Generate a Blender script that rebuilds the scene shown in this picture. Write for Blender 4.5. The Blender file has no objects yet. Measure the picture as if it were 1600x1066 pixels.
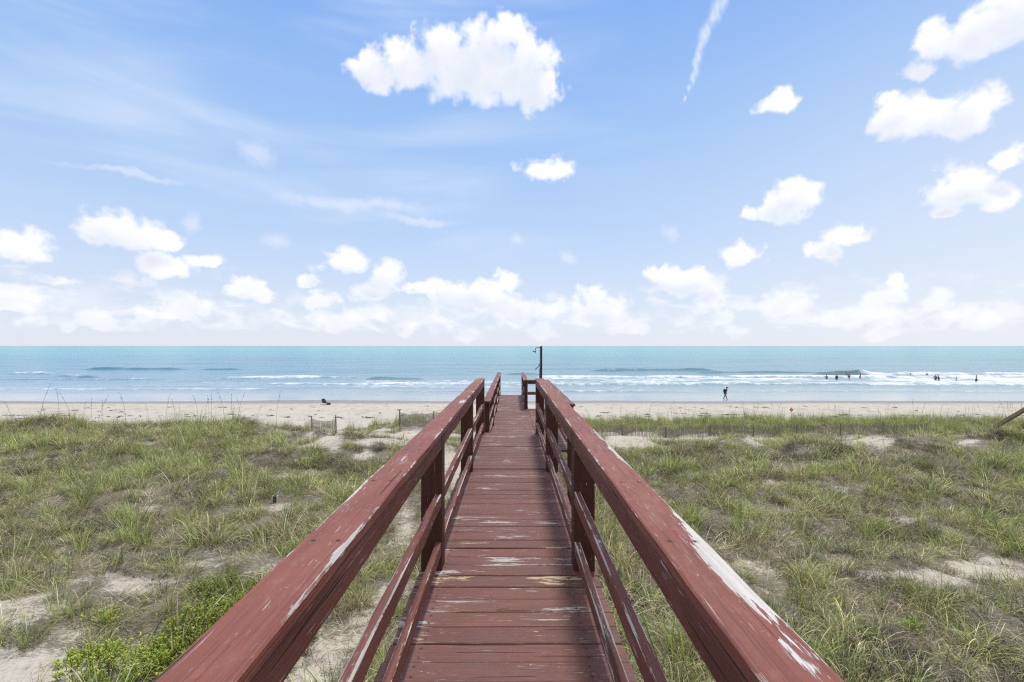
import bpy, bmesh, math, random
import numpy as np
from mathutils import Vector, Matrix

random.seed(7)
RNG = np.random.default_rng(11)
sc = bpy.context.scene
COL = sc.collection

# ------------------------------------------------------------------ camera, world, sun, exposure
F = 757.0                     # focal length in pixels of the 1600 px wide photograph
CX, CY = 799.0, 540.5         # vanishing point of the boardwalk / horizon
CAMZ = 7.4
cam = bpy.data.objects.new('camera', bpy.data.cameras.new('camera'))
COL.objects.link(cam)
cam.location = (0, 0, CAMZ)
cam.rotation_euler = (math.pi / 2, 0, 0)
cam.data.sensor_width = 36
cam.data.lens = F / 1600 * 36
cam.data.shift_x = (800 - CX) / 1600
cam.data.shift_y = (CY - 533) / 1600
cam.data.clip_start = 0.05
cam.data.clip_end = 60000
sc.camera = cam

SUN = Vector((0.12, 0.42, 0.90)).normalized()
SUN_EL = math.asin(SUN.z)
SUN_AZ = math.atan2(SUN.x, SUN.y)
sun = bpy.data.objects.new('sun', bpy.data.lights.new('sun', 'SUN'))
COL.objects.link(sun)
sun.data.energy = 3.5
sun.data.angle = math.radians(7.0)
sun.data.color = (1.0, 0.95, 0.87)
sun.rotation_euler = (-SUN).to_track_quat('-Z', 'Y').to_euler()

sc.view_settings.view_transform = 'Standard'
sc.view_settings.look = 'None'
sc.view_settings.exposure = 0.0
sc.view_settings.gamma = 1.0
sc.cycles.use_denoising = False
sc.cycles.pixel_filter_type = 'BLACKMAN_HARRIS'
sc.cycles.filter_width = 1.25
sc.cycles.max_bounces = 6
sc.cycles.diffuse_bounces = 3
sc.cycles.glossy_bounces = 3
sc.cycles.transmission_bounces = 3
sc.cycles.transparent_max_bounces = 4


class NT:
    """thin wrapper over a node tree"""
    def __init__(s, tree):
        s.t = tree
        tree.nodes.clear()

    def n(s, kind, ins=None, **props):
        nd = s.t.nodes.new(kind)
        for k, v in props.items():
            setattr(nd, k, v)
        for k, v in (ins or {}).items():
            s.set(nd.inputs[k], v)
        return nd

    def set(s, sock, v):
        if isinstance(v, bpy.types.NodeSocket):
            s.t.links.new(v, sock)
        elif isinstance(v, bpy.types.Node):
            s.t.links.new(v.outputs[0], sock)
        elif hasattr(v, '__len__') and sock.type == 'RGBA' and len(v) == 3:
            sock.default_value = (*v, 1)
        else:
            sock.default_value = v

    def m(s, op, a, b=0.0, c=0.0, clamp=False):
        nd = s.t.nodes.new('ShaderNodeMath')
        nd.operation = op
        nd.use_clamp = clamp
        s.set(nd.inputs[0], a); s.set(nd.inputs[1], b); s.set(nd.inputs[2], c)
        return nd.outputs[0]

    def v(s, op, a, b=(0, 0, 0), c=(0, 0, 0)):
        nd = s.t.nodes.new('ShaderNodeVectorMath')
        nd.operation = op
        s.set(nd.inputs[0], a); s.set(nd.inputs[1], b)
        if op == 'MULTIPLY_ADD':
            s.set(nd.inputs[2], c)
        return nd.outputs['Value'] if op in ('LENGTH', 'DOT_PRODUCT', 'DISTANCE') else nd.outputs[0]

    def mix(s, f, a, b, blend='MIX'):
        nd = s.t.nodes.new('ShaderNodeMix')
        nd.data_type = 'RGBA'
        nd.blend_type = blend
        nd.clamp_factor = True
        s.set(nd.inputs[0], f); s.set(nd.inputs[6], a); s.set(nd.inputs[7], b)
        return nd.outputs[2]

    def ss(s, x, lo, hi):
        nd = s.t.nodes.new('ShaderNodeMapRange')
        nd.interpolation_type = 'SMOOTHSTEP'
        s.set(nd.inputs[0], x); s.set(nd.inputs[1], lo); s.set(nd.inputs[2], hi)
        return nd.outputs[0]

    def noise(s, vec, scale, detail=4.0, rough=0.55, dist=0.0, color=False):
        nd = s.n('ShaderNodeTexNoise', {'Vector': vec, 'Scale': scale, 'Detail': detail, 'Roughness': rough, 'Distortion': dist})
        return nd.outputs[1] if color else nd.outputs[0]

    def ramp(s, f, stops):
        nd = s.t.nodes.new('ShaderNodeValToRGB')
        s.set(nd.inputs[0], f)
        e = nd.color_ramp.elements
        while len(e) < len(stops):
            e.new(0.5)
        for el, (p, c) in zip(e, stops):
            el.position = p
            el.color = (*c, 1)
        return nd.outputs[0]

    def xyz(s, x, y, z):
        return s.n('ShaderNodeCombineXYZ', {0: x, 1: y, 2: z}).outputs[0]


def srgb(r, g, b):
    return tuple(((c / 255) / 12.92 if c <= 10 else ((c / 255 + 0.055) / 1.055) ** 2.4) for c in (r, g, b))


def px_dir(px, py):
    """azimuth and elevation in degrees of a sky direction"""
    x, z = (px - CX) / F, (CY - py) / F
    return math.degrees(math.atan2(x, 1)), math.degrees(math.atan2(z, math.hypot(1, x)))


CLOUDS = [  # position and size of each cloud lobe, softness
    (590, 122, 52, 42, 1), (640, 112, 60, 50, 1), (700, 100, 70, 62, 1), (760, 100, 75, 76, 1), (792, 55, 38, 40, 1),
    (812, 130, 60, 62, 1), (832, 158, 36, 40, 1), (690, 68, 32, 28, 1), (575, 110, 26, 34, 1), (826, 96, 42, 52, 1), (850, 138, 26, 42, 1), (735, 130, 90, 60, 1),
    (1545, 50, 90, 66, 1), (1470, 62, 44, 42, 1), (1600, 30, 80, 80, 1), (1440, 112, 34, 22, .8),
    (1400, 186, 52, 48, 1), (1460, 192, 76, 44, 1), (1522, 182, 54, 54, 1), (1385, 148, 22, 18, .8),
    (1220, 158, 38, 27, .9), (855, 266, 50, 25, .9), (1238, 320, 52, 40, 1), (1195, 336, 34, 17, .7),
    (1500, 298, 68, 46, 1), (1548, 312, 42, 32, .9), (1470, 330, 26, 20, .8), (1580, 254, 36, 24, .9),
    (1322, 370, 36, 25, .9), (1288, 396, 28, 22, .7), (1160, 400, 42, 24, .8), (1045, 362, 16, 17, .5),
    (1070, 446, 68, 33, 1), (1108, 466, 38, 26, 1), (1032, 436, 32, 24, .9),
    (188, 366, 68, 40, .95), (235, 376, 48, 29, .9), (148, 376, 38, 20, .8), (36, 390, 52, 32, .9), (18, 376, 24, 22, .8),
    (265, 422, 48, 24, .9), (245, 408, 26, 20, 1), (312, 411, 40, 16, .75), (299, 348, 22, 18, .55), (430, 373, 28, 18, .6), (405, 240, 32, 28, .5),
    (392, 458, 36, 24, 1), (540, 412, 48, 26, .9), (605, 436, 38, 34, .75), (500, 470, 34, 20, .9), (745, 474, 70, 36, 1), (700, 462, 34, 26, .9),
    (805, 492, 48, 30, .95), (932, 492, 54, 32, .9), (926, 474, 20, 26, .9), (1222, 476, 50, 24, .85), (1312, 500, 40, 28, .85), (1455, 474, 32, 24, .85),
    (1372, 490, 40, 20, .7), (1522, 506, 42, 28, .75), (1150, 518, 22, 16, .7), (15, 456, 34, 22, .9), (292, 476, 34, 16, .8), (226, 494, 24, 14, .9),
    (640, 492, 70, 24, .6), (130, 470, 70, 36, .6), (570, 492, 40, 18, .7), (806, 373, 16, 15, .5), (890, 400, 14, 16, .45),
    (560, 318, 150, 15, .5), (660, 344, 70, 9, .5), (200, 271, 120, 8, .5),
]


_rc = random.Random(5)
for _i in range(40):
    _x = _rc.uniform(-20, 860) if _i < 28 else _rc.uniform(860, 1620)
    _y = _rc.uniform(440, 526)
    CLOUDS.append((_x, _y, _rc.uniform(14, 42), _rc.uniform(10, 21), _rc.uniform(.60, .98)))


def build_world():
    w = bpy.data.worlds.new('World')
    sc.world = w
    w.use_nodes = True
    T = NT(w.node_tree)
    out = T.n('ShaderNodeOutputWorld')
    bg = T.n('ShaderNodeBackground', {'Strength': 0.1})
    T.t.links.new(bg.outputs[0], out.inputs[0])
    sky = T.n('ShaderNodeTexSky', sky_type='NISHITA', sun_disc=False, sun_elevation=SUN_EL, sun_rotation=SUN_AZ,
              altitude=0, air_density=1.0, dust_density=0.6, ozone_density=3.0)
    tc = T.n('ShaderNodeTexCoord')
    d = tc.outputs['Generated']
    sp = T.n('ShaderNodeSeparateXYZ', {0: d})
    az = T.m('MULTIPLY', T.m('ARCTAN2', sp.outputs[0], sp.outputs[1]), 57.2958)
    el = T.m('MULTIPLY', T.m('ARCSINE', sp.outputs[2]), 57.2958)
    # clear-air colour: the sky texture, lifted by a milky marine veil towards the horizon and towards the sun's side
    veil = T.ramp(T.m('DIVIDE', el, 44.0, clamp=True), [
        (0.0, srgb(234, 239, 252)), (0.10, srgb(222, 234, 254)), (0.28, srgb(196, 221, 255)), (0.52, srgb(168, 205, 254)),
        (0.78, srgb(139, 185, 251)), (1.0, srgb(112, 165, 242))])
    veil = T.v('SCALE', veil)
    veil.node.inputs['Scale'].default_value = 10.0
    front = T.ss(sp.outputs[1], -0.35, 0.35)
    base = T.mix(T.m('MULTIPLY_ADD', front, 0.55, 0.30), sky, veil)
    P = T.xyz(az, el, 0.0)
    side = T.m('MULTIPLY', T.ss(az, 5.0, 55.0), T.m('SUBTRACT', 1.0, T.ss(el, 8.0, 42.0)))
    base = T.mix(T.m('MULTIPLY', side, 0.42), base, (9.0, 9.3, 9.9))
    # thin cirrus streaks
    rot = T.n('ShaderNodeMapping', {'Vector': P, 'Rotation': (0, 0, math.radians(9)), 'Scale': (0.03, 0.17, 1)})
    cir = T.noise(rot, 1.0, 4, 0.5, 0.5)
    cirm = T.m('MULTIPLY', T.ss(cir, 0.42, 0.85), T.m('SUBTRACT', 1.0, T.ss(az, -12.0, 30.0)))
    base = T.mix(T.m('MULTIPLY', cirm, T.m('MULTIPLY', T.ss(el, 6, 12), 0.7)), base, (7.6, 8.5, 10.0))
    # cumulus: warped lobes with eroded, billowing edges
    wn = T.noise(P, 0.22, 3, 0.5, 0.0, True)
    wn2 = T.noise(P, 0.9, 3, 0.55, 0.0, True)
    Pw = T.v('MULTIPLY_ADD', wn, (2.6, 1.8, 0), P)
    Pw = T.v('MULTIPLY_ADD', wn2, (1.4, 1.1, 0), Pw)
    Pw = T.v('ADD', Pw, (-2.0, -1.45, 0))
    Pu = T.v('ADD', Pw, (0.9, 2.0, 0))
    dens = lit = None
    faint = None
    for (px, py, rx, ry, soft) in CLOUDS:
        a, e = px_dir(px, py)
        a1, _ = px_dir(px + rx, py)
        _, e1 = px_dir(px, py - ry)
        sx, sy = 1 / (a1 - a), 1 / (e1 - e)
        if soft < .68:
            q = T.m('SUBTRACT', 1.0, T.v('LENGTH', T.v('MULTIPLY_ADD', Pw, (sx, sy, 0), (-a * sx, -e * sy, 0))))
            faint = q if faint is None else T.m('MAXIMUM', faint, q)
            continue
        for which, src in ((0, Pw), (1, Pu)):
            if which == 1 and min(rx, ry) < 24:
                continue
            q = T.v('MULTIPLY_ADD', src, (sx, sy, 0), (-a * sx, -e * sy, 0))
            q = T.v('LENGTH', T.v('MAXIMUM', q, T.v('MULTIPLY', q, (1, -1.55, 0))))      # flatter base
            q = T.m('MULTIPLY_ADD', q, -soft, soft)
            if which == 0:
                dens = q if dens is None else T.m('SMOOTH_MAX', dens, q, 0.18)
            else:
                lit = q if lit is None else T.m('SMOOTH_MAX', lit, q, 0.25)
    fb = T.noise(P, 0.46, 7, 0.53, 0.25)
    bil = T.m('MULTIPLY_ADD', fb, 1.65, -0.80)
    val = T.m('ADD', dens, bil)
    # ragged low bank of small cumulus along the horizon
    bankc = T.n('ShaderNodeMapping', {'Vector': P, 'Scale': (0.28, 0.55, 1)})
    bank = T.noise(bankc, 1.0, 7, 0.58, 0.3)
    bankh = T.m('MULTIPLY', T.ss(el, 0.6, 2.2), T.m('SUBTRACT', 1.0, T.ss(el, 3.5, 9.5)))
    bankv = T.m('MULTIPLY_ADD', bankh, 0.42, T.m('MULTIPLY_ADD', bank, 1.2, -0.95))
    bankm = T.m('MULTIPLY', T.ss(bankv, -0.12, 0.30), T.m('SUBTRACT', 0.88, T.m('MULTIPLY', T.ss(az, -5.0, 15.0), 0.2)))
    base_soft = T.ss(lit, -0.35, 0.45)            # undersides dissolve, tops are crisp
    alpha = T.m('ADD', T.m('MULTIPLY', T.ss(val, -0.06, 0.44), T.m('SUBTRACT', 1.0, base_soft)), T.m('MULTIPLY', T.ss(val, -0.10, 0.66), base_soft))
    lowfade = T.m('MULTIPLY_ADD', T.ss(el, 0.5, 9.0), 0.55, 0.42)
    alpha = T.m('MULTIPLY', alpha, lowfade)
    # light: tops and sunward lobes white, bases a soft lavender grey
    sh = T.m('ADD', T.m('MULTIPLY', T.ss(lit, -0.35, 0.6), 0.72), T.m('MULTIPLY', T.m('SUBTRACT', 0.62, fb), 0.9))
    edge = T.ss(val, 0.1, 0.7)
    sh = T.m('MULTIPLY', sh, edge, clamp=True)
    ccol = T.mix(sh, (10.7, 10.7, 10.8), T.mix(T.ss(el, 8.0, 22.0), (7.3, 7.75, 9.2), (7.9, 8.3, 9.5)))
    base = T.mix(bankm, base, T.mix(T.ss(bank, 0.45, 0.62), (8.5, 8.9, 9.9), (9.9, 9.9, 10.3)))
    fam = T.m('MULTIPLY', T.ss(T.m('ADD', faint, T.m('MULTIPLY', bil, 0.7)), -0.05, 0.95), 0.42)
    base = T.mix(fam, base, (9.3, 9.5, 10.2))
    colr = T.mix(alpha, base, ccol)
    # faint wisp of an old contrail
    ws = []
    for i, (wx, wy, wr) in enumerate([(1131, 0, 9), (1121, 14, 9), (1113, 28, 9), (1106, 43, 8), (1100, 58, 8), (1095, 74, 8), (1091, 90, 7), (1087, 106, 6), (1082, 122, 5), (1076, 138, 4), (1070, 154, 3)]):
        a, e = px_dir(wx, wy)
        r = wr / F * 57.3
        q = T.v('LENGTH', T.v('MULTIPLY_ADD', T.v('MULTIPLY_ADD', T.v('ADD', wn2, (-.5, -.5, 0)), (.9, .7, 0), P), (1 / r, 1 / (r * 2.2), 0), (-a / r, -e / (r * 2.2), 0)))
        ws.append(T.m('SUBTRACT', 1.0, q))
    wv = ws[0]
    for q in ws[1:]:
        wv = T.m('SMOOTH_MAX', wv, q, 0.9)
    wv = T.m('MULTIPLY', T.ss(T.m('ADD', wv, T.m('MULTIPLY', bil, 0.9)), 0.0, 1.25), 0.7)
    colr = T.mix(wv, colr, (9.4, 9.7, 10.2))
    # unseen bright cloud field, added overhead and behind to lift the ambient fill
    ov = T.noise(d, 2.3, 6, 0.55, 0.3)
    reg = T.m('MAXIMUM', T.ss(el, 38.0, 50.0), T.m('SUBTRACT', 1.0, T.ss(sp.outputs[1], 0.05, 0.40)))
    ovm = T.m('MULTIPLY', T.m('MULTIPLY', T.ss(ov, 0.42, 0.54), reg), T.ss(el, 1.0, 6.0))
    colr = T.mix(ovm, colr, T.mix(T.ss(ov, 0.5, 0.7), (11.0, 11.0, 11.0), (8.6, 8.8, 9.3)))
    T.set(bg.inputs[0], colr)


build_world()


# ------------------------------------------------------------------ numpy noise and ground shape
def _hash(ix, iy, seed):
    h = (ix.astype(np.int64) * 374761393 + iy.astype(np.int64) * 668265263 + seed * 974711) & 0xFFFFFFFF
    h = ((h ^ (h >> 13)) * 1274126177) & 0xFFFFFFFF
    h = h ^ (h >> 16)
    return (h & 0xFFFFFF) / float(0xFFFFFF)


def vnoise(x, y, seed=0):
    x = np.asarray(x, float); y = np.asarray(y, float)
    ix, iy = np.floor(x), np.floor(y)
    fx, fy = x - ix, y - iy
    fx = fx * fx * fx * (fx * (fx * 6 - 15) + 10); fy = fy * fy * fy * (fy * (fy * 6 - 15) + 10)
    a, b = _hash(ix, iy, seed), _hash(ix + 1, iy, seed)
    c, d = _hash(ix, iy + 1, seed), _hash(ix + 1, iy + 1, seed)
    return (a * (1 - fx) + b * fx) * (1 - fy) + (c * (1 - fx) + d * fx) * fy


def fbm(x, y, seed=0, octv=4):
    s, a, t = 0, 1, 0
    for i in range(octv):
        s = s + a * vnoise(x * 2 ** i + 17.3 * i, y * 2 ** i - 9.1 * i, seed + i)
        t += a
        a *= 0.5
    return s / t


def sstep(x, lo, hi):
    t = np.clip((np.asarray(x, float) - lo) / (hi - lo), 0, 1)
    return t * t * (3 - 2 * t)


_DL = [-60, -5, 3, 8, 14, 19, 22, 25, 29, 34, 40, 50, 58, 65, 75, 120, 400]
_HL = [3.2, 3.45, 3.55, 3.62, 3.55, 3.70, 3.80, 4.25, 5.6, 6.2, 6.55, 6.85, 7.1, 7.40, 7.75, 8.9, 14]
_DR = [-60, -5, 3, 8, 13, 16.5, 19, 22, 26, 28, 30, 33, 36, 39, 46, 58, 65, 75, 120, 400]
_HR = [3.2, 3.45, 3.5, 3.57, 3.62, 3.45, 3.75, 4.6, 5.3, 5.5, 5.62, 5.55, 5.8, 6.35, 6.7, 7.1, 7.40, 7.75, 8.9, 14]


MOUNDS = [(100, 22.6, .34, 1.3), (185, 22.0, .16, 1.0), (282, 22.4, .26, 1.1), (345, 22.0, .28, 1.0), (392, 22.2, .36, 1.1), (20, 22.4, .2, 1.2),
          (1160, 16.6, .42, 1.0), (1080, 16.8, .28, .8), (1275, 16.4, .36, 1.0), (1440, 16.4, .40, 1.1), (1560, 16.8, .34, 1.0), (1000, 16.9, .25, .7), (560, 17.0, .25, .9), (470, 18.0, .3, 1.0)]


def mound(X, Y):
    s = 0
    for px, y0, hh, r in MOUNDS:
        x0 = (px - CX) / F * y0
        s = s + hh * np.exp(-(((X - x0) / r) ** 2 + ((Y - y0) / (r * .8)) ** 2))
    return s


def height(X, Y):
    """z of the sand at (X, Y)"""
    X = np.asarray(X, float); Y = np.asarray(Y, float)
    yy = Y + (fbm(X / 5.0, Y / 9.0, 3, 2) - 0.5) * 3.0 * sstep(Y, 10, 16) * (1 - sstep(Y, 40, 55))
    hl, hr = np.interp(yy, _DL, _HL), np.interp(yy, _DR, _HR)
    w = sstep(X, -11.5, -7.0)
    h = hl * (1 - w) + hr * w
    dune = 1 - sstep(Y, 36, 44)
    h = h - (fbm(X / 3.2, Y / 3.2, 21, 3) - 0.5) * 0.62 * dune - (fbm(X / 1.5, Y / 1.3, 27, 2) - 0.5) * 0.34 * dune * sstep(Y, 5, 9) - (fbm(X / 0.8, Y / 0.8, 33, 3) - 0.5) * 0.16 * dune
    beach = sstep(Y, 38, 46) * (1 - sstep(Y, 54, 62))
    h = h - (fbm(X / 0.9, Y / 0.9, 41, 2) - 0.5) * 0.10 * beach - (fbm(X / 14, Y / 9, 43, 2) - 0.5) * 0.12 * sstep(Y, 40, 60)
    return CAMZ - h + mound(X, Y)


def ground_at(px, py):
    """the point of sand seen at a pixel of the photograph"""
    dx, dz = (px - CX) / F, (CY - py) / F
    Y = np.arange(2.0, 90, 0.02)
    z = height(dx * Y, Y)
    hit = np.nonzero(CAMZ + dz * Y <= z)[0]
    y = Y[hit[0]] if len(hit) else 90.0
    return Vector((dx * y, y, float(height(dx * y, y))))


def to_px(X, Y, Z):
    Y = np.maximum(Y, 0.3)
    return CX + F * X / Y, CY + F * (CAMZ - Z) / Y


BARE = [(80, 965, 140, 45, .62), (50, 1030, 110, 45, .40), (230, 915, 140, 24, .75), (350, 880, 100, 24, .5), (455, 880, 60, 22, .5),
        (622, 840, 34, 90, .72), (575, 960, 46, 70, .5), (500, 1040, 60, 50, .55), (470, 742, 46, 9, .6), (430, 797, 70, 12, .7),
        (230, 800, 70, 8, .5), (230, 692, 22, 6, .8), (270, 706, 24, 6, .8), (568, 712, 20, 12, 1.2), (590, 690, 90, 9, .9), (700, 740, 40, 60, .9),
        (1520, 900, 110, 22, 1.3), (1570, 960, 60, 45, .6), (1390, 897, 56, 11, 1.0), (1240, 925, 70, 10, .6), (1260, 870, 60, 8, .6), (1210, 752, 30, 7, .8),
        (1480, 792, 46, 8, .8), (1410, 815, 30, 7, .7), (1080, 687, 46, 7, .9), (965, 692, 60, 11, 1.1), (1180, 690, 30, 8, .8),
        (1350, 690, 70, 9, .8), (1520, 690, 34, 10, .7), (160, 870, 90, 14, .45), (1330, 720, 40, 7, .5), (1150, 880, 40, 8, .4),
        (1480, 1010, 60, 20, .3), (980, 1040, 40, 40, .4), (60, 670, 40, 6, .3), (30, 640, 40, 10, .5), (506, 690, 46, 20, 1.0), (665, 672, 50, 9, .9)]


def veg(X, Y):
    """how densely grass grows (0..1)"""
    X = np.asarray(X, float); Y = np.asarray(Y, float)
    px, py = to_px(X, Y, height(X, Y))
    d = 0.95 + 0.05 * (1 - sstep(Y, 6, 11)) * sstep(X, .5, 1.5) + (fbm(X / 1.7, Y / 1.7, 5, 3) - 0.5) * 1.25 + (fbm(X / .45, Y / .45, 6, 2) - 0.5) * .95
    b = np.zeros_like(d)
    for (cx, cy, rx, ry, s) in BARE:
        b = np.maximum(b, s * np.exp(-(((px - cx) / rx) ** 2 + ((py - cy) / ry) ** 2)))
    d = d - 1.2 * b * (.45 + 1.1 * fbm(X / .6, Y / .6, 8, 3)) * sstep(Y, 2.0, 3.5)
    d = d - 0.25 * sstep(8.5 - Y, 0, 4) * sstep(-X, 1, 3)
    # seaward limit of the grass and the strip of bare sand before the foredune
    w = sstep(X, -11.5, -7.0)
    gap = sstep(Y, 20.5, 22.5) * (1 - sstep(Y, 30.5, 32)) * w * (1 - .75 * sstep(px, 1000, 1060)) + sstep(Y, 25, 27) * (1 - sstep(Y, 31, 33)) * (1 - w)
    d = d - 1.3 * gap
    d = d - 1.6 * sstep(Y, 37.5, 39.5) - 0.5 * (1 - sstep(X, -14, -3)) * sstep(Y, 30, 32)
    return np.clip(d, 0, 1)


# ------------------------------------------------------------------ mesh helpers
def mat(name):
    m = bpy.data.materials.new(name)
    m.use_nodes = True
    return m, NT(m.node_tree)


def finish(T, bsdf):
    out = T.n('ShaderNodeOutputMaterial')
    T.t.links.new(bsdf.outputs[0], out.inputs[0])


def link(name, me, material=None, parent=None):
    o = bpy.data.objects.new(name, me)
    COL.objects.link(o)
    if material is not None:
        for mm in (material if isinstance(material, (list, tuple)) else [material]):
            me.materials.append(mm)
    if parent is not None:
        o.parent = parent
    return o


def tag(o, label=None, cat=None, group=None, kind=None):
    for k, v in (('label', label), ('category', cat), ('group', group), ('kind', kind)):
        if v:
            o[k] = v
    return o


def thing(name, label, cat, loc=(0, 0, 0), rz=0.0, group=None):
    o = bpy.data.objects.new(name, None)
    o.empty_display_size = 0.1
    COL.objects.link(o)
    o.location = loc
    o.rotation_euler = (0, 0, rz)
    return tag(o, label, cat, group)


def copy_tree(o, parent=None):
    c = o.copy()
    COL.objects.link(c)
    if parent is not None:
        c.parent = parent
    for ch in [x for x in bpy.data.objects if x.parent == o]:
        copy_tree(ch, c)
    return c


def mesh_np(name, verts, quads, attrs=None, tris=None, smooth=False):
    me = bpy.data.meshes.new(name)
    verts = np.ascontiguousarray(verts, np.float32)
    nq = 0 if quads is None else len(quads)
    nt = 0 if tris is None else len(tris)
    me.vertices.add(len(verts))
    me.vertices.foreach_set('co', verts.ravel())
    loops = []
    if nq: loops.append(np.asarray(quads, np.int32).ravel())
    if nt: loops.append(np.asarray(tris, np.int32).ravel())
    loops = np.concatenate(loops)
    me.loops.add(len(loops))
    me.loops.foreach_set('vertex_index', loops)
    me.polygons.add(nq + nt)
    starts = np.concatenate([np.arange(nq) * 4, nq * 4 + np.arange(nt) * 3]).astype(np.int32)
    me.polygons.foreach_set('loop_start', starts)
    if smooth:
        me.polygons.foreach_set('use_smooth', np.ones(nq + nt, bool))
    me.update(calc_edges=True)
    for k, a in (attrs or {}).items():
        a = np.asarray(a, np.float32)
        if a.ndim == 1:
            at = me.attributes.new(k, 'FLOAT', 'POINT'); at.data.foreach_set('value', a)
        else:
            at = me.attributes.new(k, 'FLOAT_COLOR', 'POINT')
            at.data.foreach_set('color', np.concatenate([a, np.ones((len(a), 1), np.float32)], 1).ravel())
    me.validate()
    return me


def grid_mesh(name, X, Y, Z, attrs=None):
    r, c = X.shape
    idx = np.arange(r * c).reshape(r, c)
    q = np.stack([idx[:-1, :-1], idx[:-1, 1:], idx[1:, 1:], idx[1:, :-1]], -1).reshape(-1, 4)
    return mesh_np(name, np.stack([X, Y, Z], -1).reshape(-1, 3), q, {k: v.ravel() for k, v in (attrs or {}).items()}, smooth=True)


class MB:
    """collects boards, tubes and blobs into one mesh with a board UV (u across 0..1, v metres along)"""
    def __init__(s):
        s.bm = bmesh.new()
        s.uv = s.bm.loops.layers.uv.new('board')

    def board(s, p0, p1, w, h, up=(0, 0, 1), ch=0.006, step=0.25, warp=0.0012, taper=None):
        """a sawn board from p0 to p1 (its centre line), w across, h along up"""
        p0, p1 = Vector(p0), Vector(p1)
        d = (p1 - p0); L = d.length; d.normalize()
        up = Vector(up)
        side = d.cross(up).normalized()
        up = side.cross(d).normalized()
        a, b = w / 2, h / 2
        sec = [(-a + ch, b), (a - ch, b), (a, b - ch), (a, -b + ch), (a - ch, -b), (-a + ch, -b), (-a, -b + ch), (-a, b - ch)]
        us = [0.02, 0.98, 1, 1, .98, .02, 0, 0]
        n = max(1, int(L / step))
        rings = []
        v0 = random.random() * 0.001
        for i in range(n + 1):
            c = p0 + d * (L * i / n)
            ex, ez = (random.gauss(0, warp), random.gauss(0, warp)) if 0 < i < n else (0, 0)
            rings.append([s.bm.verts.new(c + side * (x + ex) + up * (z + ez)) for x, z in sec])
        for i in range(n):
            for k in range(8):
                k2 = (k + 1) % 8
                f = s.bm.faces.new((rings[i][k], rings[i][k2], rings[i + 1][k2], rings[i + 1][k]))
                if k in (2, 6):
                    uu = (0.06, 0.94)      # upright sides
                    if k == 6: uu = (0.94, 0.06)
                elif k == 0: uu = (us[0], us[1])
                elif k == 4: uu = (us[4], us[5])
                else: uu = (0.0, 0.0) if k in (5, 7) else (1.0, 1.0)
                vv = (L * i / n + v0, L * (i + 1) / n + v0)
                for lp, q in zip(f.loops, ((uu[0], vv[0]), (uu[1], vv[0]), (uu[1], vv[1]), (uu[0], vv[1]))):
                    lp[s.uv].uv = q
        for r, flip in ((rings[0], True), (rings[-1], False)):
            f = s.bm.faces.new(r if flip else r[::-1])
            for lp in f.loops:
                lp[s.uv].uv = (0.5, 0)
        return s

    def tube(s, pts, r, seg=8, cap=True):
        pts = [Vector(p) for p in pts]
        rs = r if hasattr(r, '__len__') else [r] * len(pts)
        rings = []
        for i, p in enumerate(pts):
            t = (pts[min(i + 1, len(pts) - 1)] - pts[max(i - 1, 0)]).normalized()
            a = t.orthogonal().normalized() if i == 0 else (a - t * a.dot(t)).normalized()
            b = t.cross(a)
            rings.append([s.bm.verts.new(p + (a * math.cos(2 * math.pi * k / seg) + b * math.sin(2 * math.pi * k / seg)) * rs[i]) for k in range(seg)])
        for i in range(len(pts) - 1):
            for k in range(seg):
                f = s.bm.faces.new((rings[i][k], rings[i][(k + 1) % seg], rings[i + 1][(k + 1) % seg], rings[i + 1][k]))
                f.smooth = True
        if cap:
            s.bm.faces.new(rings[0][::-1]); s.bm.faces.new(rings[-1])
        return s

    def blob(s, c, r, seg=10):
        m = Matrix.Translation(c) @ Matrix.Diagonal((*r, 1))
        g = bmesh.ops.create_uvsphere(s.bm, u_segments=seg, v_segments=max(5, seg - 3), radius=1, matrix=m)
        for v in g['verts']:
            for f in v.link_faces: f.smooth = True
        return s

    def poly(s, pts):
        s.bm.faces.new([s.bm.verts.new(p) for p in pts])
        return s

    def build(s, name, material, parent=None, recalc=True):
        me = bpy.data.meshes.new(name)
        if recalc:
            bmesh.ops.recalc_face_normals(s.bm, faces=s.bm.faces)
        s.bm.to_mesh(me); s.bm.free()
        return link(name, me, material, parent)


# ------------------------------------------------------------------ materials
def m_simple(name, col, rough=0.6, var=0.12, scale=20.0, metallic=0.0):
    m, T = mat(name)
    g = T.n('ShaderNodeNewGeometry')
    nz = T.noise(g.outputs['Position'], scale, 4)
    c = T.mix(nz, tuple(x * (1 - var) for x in col), tuple(min(1, x * (1 + var)) for x in col))
    b = T.n('ShaderNodeBsdfPrincipled', {'Base Color': c, 'Roughness': rough, 'Metallic': metallic})
    finish(T, b)
    return m


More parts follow.
